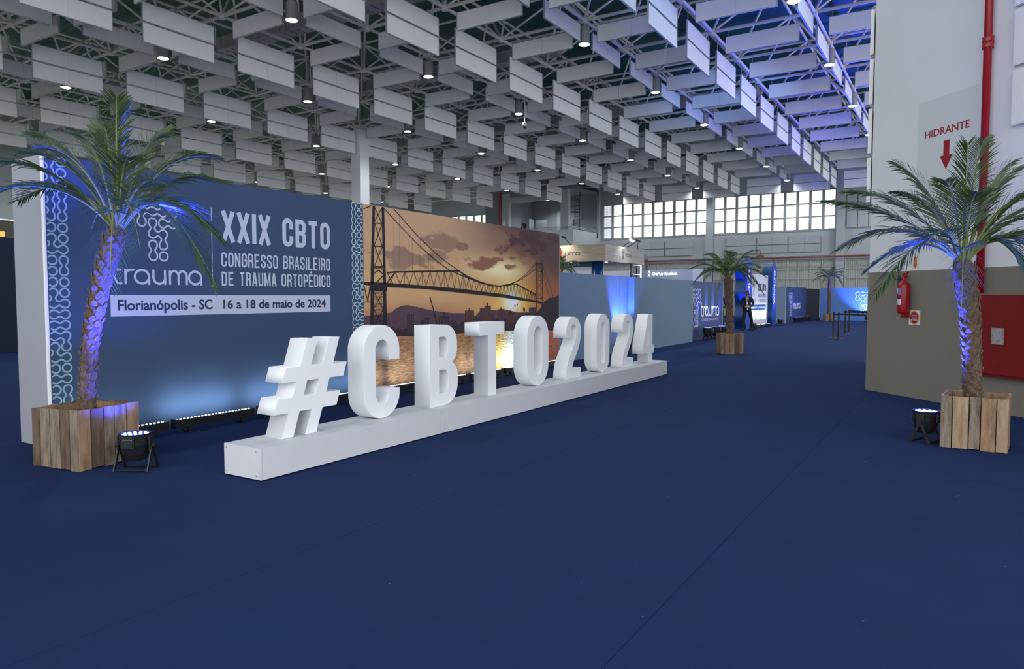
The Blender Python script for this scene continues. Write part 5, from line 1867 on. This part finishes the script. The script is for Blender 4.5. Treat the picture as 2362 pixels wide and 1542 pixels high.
for s_ in (-1, 1):
    g.ribbon(FD, [(.06 + s_ * .05, 2.32), (.06 - s_ * .045, 2.47), (.06 + s_ * .02, 2.56)], .022, off=.01)
obj('lit_ribbon_mark', g, M_lit_sign, t)
g = G(); g.bb((-13.5, 28.9, 0), (-12.1, 29.0, 2.62)); obj('return_wall', g, M_booth_w, t)
g = G(); g.bb((-20, 35, 0), (-13, 35.1, 2.4)); tag(obj('cream_partition', g, M_gate), 'cream partition deep behind the wood fascia booth', 'partition')


# ============================================================ people
def skinmesh(verts, edges, rad, root, m, name):
    me = bpy.data.meshes.new(name)
    me.from_pydata(verts, edges, [])
    o = bpy.data.objects.new('t', me)
    COL.objects.link(o)
    sk_ = o.modifiers.new('s', 'SKIN')
    if not me.skin_vertices:
        me.attributes.new('dummy', 'FLOAT', 'POINT')
    for i, v in enumerate(me.skin_vertices[0].data):
        r = rad[i]
        v.radius = r if isinstance(r, tuple) else (r, r)
        v.use_root = (i == root)
    sk_.use_smooth_shade = True
    sb = o.modifiers.new('u', 'SUBSURF'); sb.levels = 2; sb.render_levels = 2
    dg = bpy.context.evaluated_depsgraph_get()
    me2 = bpy.data.meshes.new_from_object(o.evaluated_get(dg))
    bpy.data.objects.remove(o)
    me2.materials.clear(); me2.materials.append(m); me2.name = name
    return me2


def person(loc, rz, label, arms, suit=True, top=None, legs=((-.13, 0), (.13, 0)), turn=0.0, name='person', skin=None, sit=False):
    skin = skin or M_skin
    t = thing(name, label, 'person', loc, rz)
    vs = [(0, 0, .98), (0, .0, 1.15), (0, 0, 1.33), (0, .01, 1.47), (0, .0, 1.53),
          (-.10, 0, .93), (legs[0][0], legs[0][1] * .5, .50), (legs[0][0] * 1.15, legs[0][1], .09), (legs[0][0] * 1.2, legs[0][1] - .15, .04),
          (.10, 0, .93), (legs[1][0], legs[1][1] * .5, .50), (legs[1][0] * 1.15, legs[1][1], .09), (legs[1][0] * 1.2, legs[1][1] - .15, .04),
          (-.19, 0, 1.42), arms[0][0], arms[0][1], (.19, 0, 1.42), arms[1][0], arms[1][1]]
    if sit:
        for k_, sx2 in ((6, -1), (10, 1)):
            vs[k_] = (sx2 * .14, .42, .99); vs[k_ + 1] = (sx2 * .14, .80, .95); vs[k_ + 2] = (sx2 * .15, .84, 1.06)
    es = [(0, 1), (1, 2), (2, 3), (3, 4), (0, 5), (5, 6), (6, 7), (7, 8), (0, 9), (9, 10), (10, 11), (11, 12), (3, 13), (13, 14), (14, 15), (3, 16), (16, 17), (17, 18)]
    rd = [(.17, .125), (.165, .12), (.19, .13), (.12, .085), (.055, .055), .10, .075, .055, .045, .10, .075, .055, .045, .075, .055, .038, .075, .055, .038]
    obj('clothed_body', skinmesh(vs, es, rd, 0, M_suit if suit else (top or M_suit), 'clothed_body'), None, t)
    RT = Matrix.Rotation(turn, 3, 'Z')
    hc = V((0, -.01, 1.655))
    g = G()
    N, K = 18, 14
    vs2 = []
    for k in range(K + 1):
        th = pi * k / K
        for q in range(N):
            a = 2 * pi * q / N
            x, y, z = sin(th) * cos(a) * .078, sin(th) * sin(a) * .095, cos(th) * .118
            fr_ = -y
            if z < 0: x *= 1 + z * 2.2; y *= 1 + z * 1.0
            if fr_ > .05 and abs(x) < .02 and -.035 < z < .02: y -= .020 * (1 - abs(x) / .02)
            if fr_ > .05 and .02 < abs(x) < .045 and .0 < z < .03: y += .008
            vs2.append(RT @ V((x, y, z)) + hc)
    fs2 = [(k * N + q, k * N + (q + 1) % N, (k + 1) * N + (q + 1) % N, (k + 1) * N + q) for k in range(K) for q in range(N)]
    g.add(vs2, fs2)
    for s_ in (-1, 1): g.box(RT @ V((s_ * .080, .005, -.005)) + hc, (.014, .03, .055))
    g.path([(0, 0, 1.48), (0, -.005, 1.57)], .052, 12)
    hd = obj('head', g, skin, t, smooth=True)
    g = G()
    vs3, fs3 = [], []
    for k in range(8):
        th = pi * .56 * k / 7
        for q in range(N):
            a = 2 * pi * q / N
            lim = 1.0
            x, y, z = sin(th) * cos(a) * .085, sin(th) * sin(a) * .103, cos(th) * .126
            if y < -.03: z = max(z, .045)
            vs3.append(RT @ V((x, y, z)) + hc)
    fs3 = [(k * N + q, k * N + (q + 1) % N, (k + 1) * N + (q + 1) % N, (k + 1) * N + q) for k in range(7) for q in range(N)]
    g.add(vs3, fs3)
    g.box(RT @ V((0, .078, -.045)) + hc, (.11, .05, .09))
    obj('hair', g, M_hair, hd, smooth=True)
    g = G()
    for s_ in (-1, 1): g.lathe([(.003, -.004), (.009, 0), (.003, .004)], 8, RT @ V((s_ * .030, -.088, .012)) + hc, RT @ Matrix.Rotation(pi / 2, 3, 'X'))
    g.box(RT @ V((0, -.088, -.052)) + hc, (.04, .008, .008), RT)
    obj('eyes_and_mouth', g, M_hair, hd)
    for q, s_ in ((0, -1), (1, 1)):
        w = V(arms[q][1]); d = (w - V(arms[q][0])).normalized()
        sd = V((-s_, 0, .0)); sd = (sd - d * sd.dot(d)).normalized(); up = d.cross(sd)
        g = G(); g.path([w, w + d * .05, w + d * .085], [.028, .036, .030], 10)
        for k in range(4):
            b = w + d * .08 + up * (-.027 + k * .018)
            ln = (.06, .075, .07, .055)[k]
            g.path([b, b + d * ln * .5 + sd * .012, b + d * ln * .75 + sd * .038, b + d * ln * .7 + sd * .058], [.0095, .009, .008, .006], 6)
        b = w + d * .03 - up * .03
        g.path([b, b + d * .03 - up * .015 + sd * .02, b + d * .055 - up * .008 + sd * .04], [.011, .010, .007], 6)
        obj('hand', g, skin, t, smooth=True)
    return t


man = person((-7.95, 32.25, 0), .30, 'man in a black suit and tie holding white papers before the exit pillar',
             (((-.27, .02, 1.16), (-.10, -.22, 1.06)), ((.27, .02, 1.16), (.10, -.22, 1.06))), True, None, ((-.13, 0), (.20, .05)), -.55)
g = G(); g.add([(-.035, -.135, 1.44), (.035, -.135, 1.44), (.0, -.155, 1.24), (0, -.11, 1.50)], [(0, 2, 1), (0, 1, 3)]); g.path([(-.05, -.05, 1.50), (0, -.08, 1.49), (.05, -.05, 1.50)], .018, 6)
obj('shirt_front', g, M_shirt, man)
g = G(); g.add([(-.012, -.150, 1.47), (.012, -.150, 1.47), (.020, -.160, 1.20), (0, -.162, 1.16), (-.020, -.160, 1.20)], [(0, 1, 2, 3, 4)]); obj('necktie', g, M_black, man)
g = G(); g.box((0, -.20, 1.20), (.06, .006, .09)); g.path([(-.06, -.10, 1.46), (-.01, -.175, 1.25)], .005, 4); g.path([(.06, -.10, 1.46), (.01, -.175, 1.25)], .005, 4); obj('lanyard_badge', g, M_paper, man)
g = G(); g.box((0, -.29, 1.07), (.15, .012, .10), Matrix.Rotation(.3, 3, 'X')); g.box((.01, -.285, .99), (.05, .008, .12))
tag(obj('papers', g, M_paper), 'small white papers held in the suited man\'s hands', 'paper')
po = bpy.data.objects['papers']
po.matrix_world = Matrix.Translation((-7.95, 32.25, 0)) @ Matrix.Rotation(.30, 4, 'Z')
person((-8.42, 29.6, 0), .25, 'person in black clothes standing half hidden behind the palm trunk',
       (((-.27, .03, 1.14), (-.17, -.16, 1.02)), ((.28, .02, 1.14), (.16, -.18, 1.02))), True, None, ((-.12, 0), (.12, 0)), .2)
person((-30.65, YM + .55, 5.52), 0.2, 'distant seated person in a blue shirt behind the mezzanine parapet',
       (((-.27, .02, 1.16), (-.22, -.10, .92)), ((.27, .02, 1.16), (.22, -.10, .92))), False, M_bluesh, ((-.12, 0), (.12, 0)), .9, skin=M_skin2, sit=True)
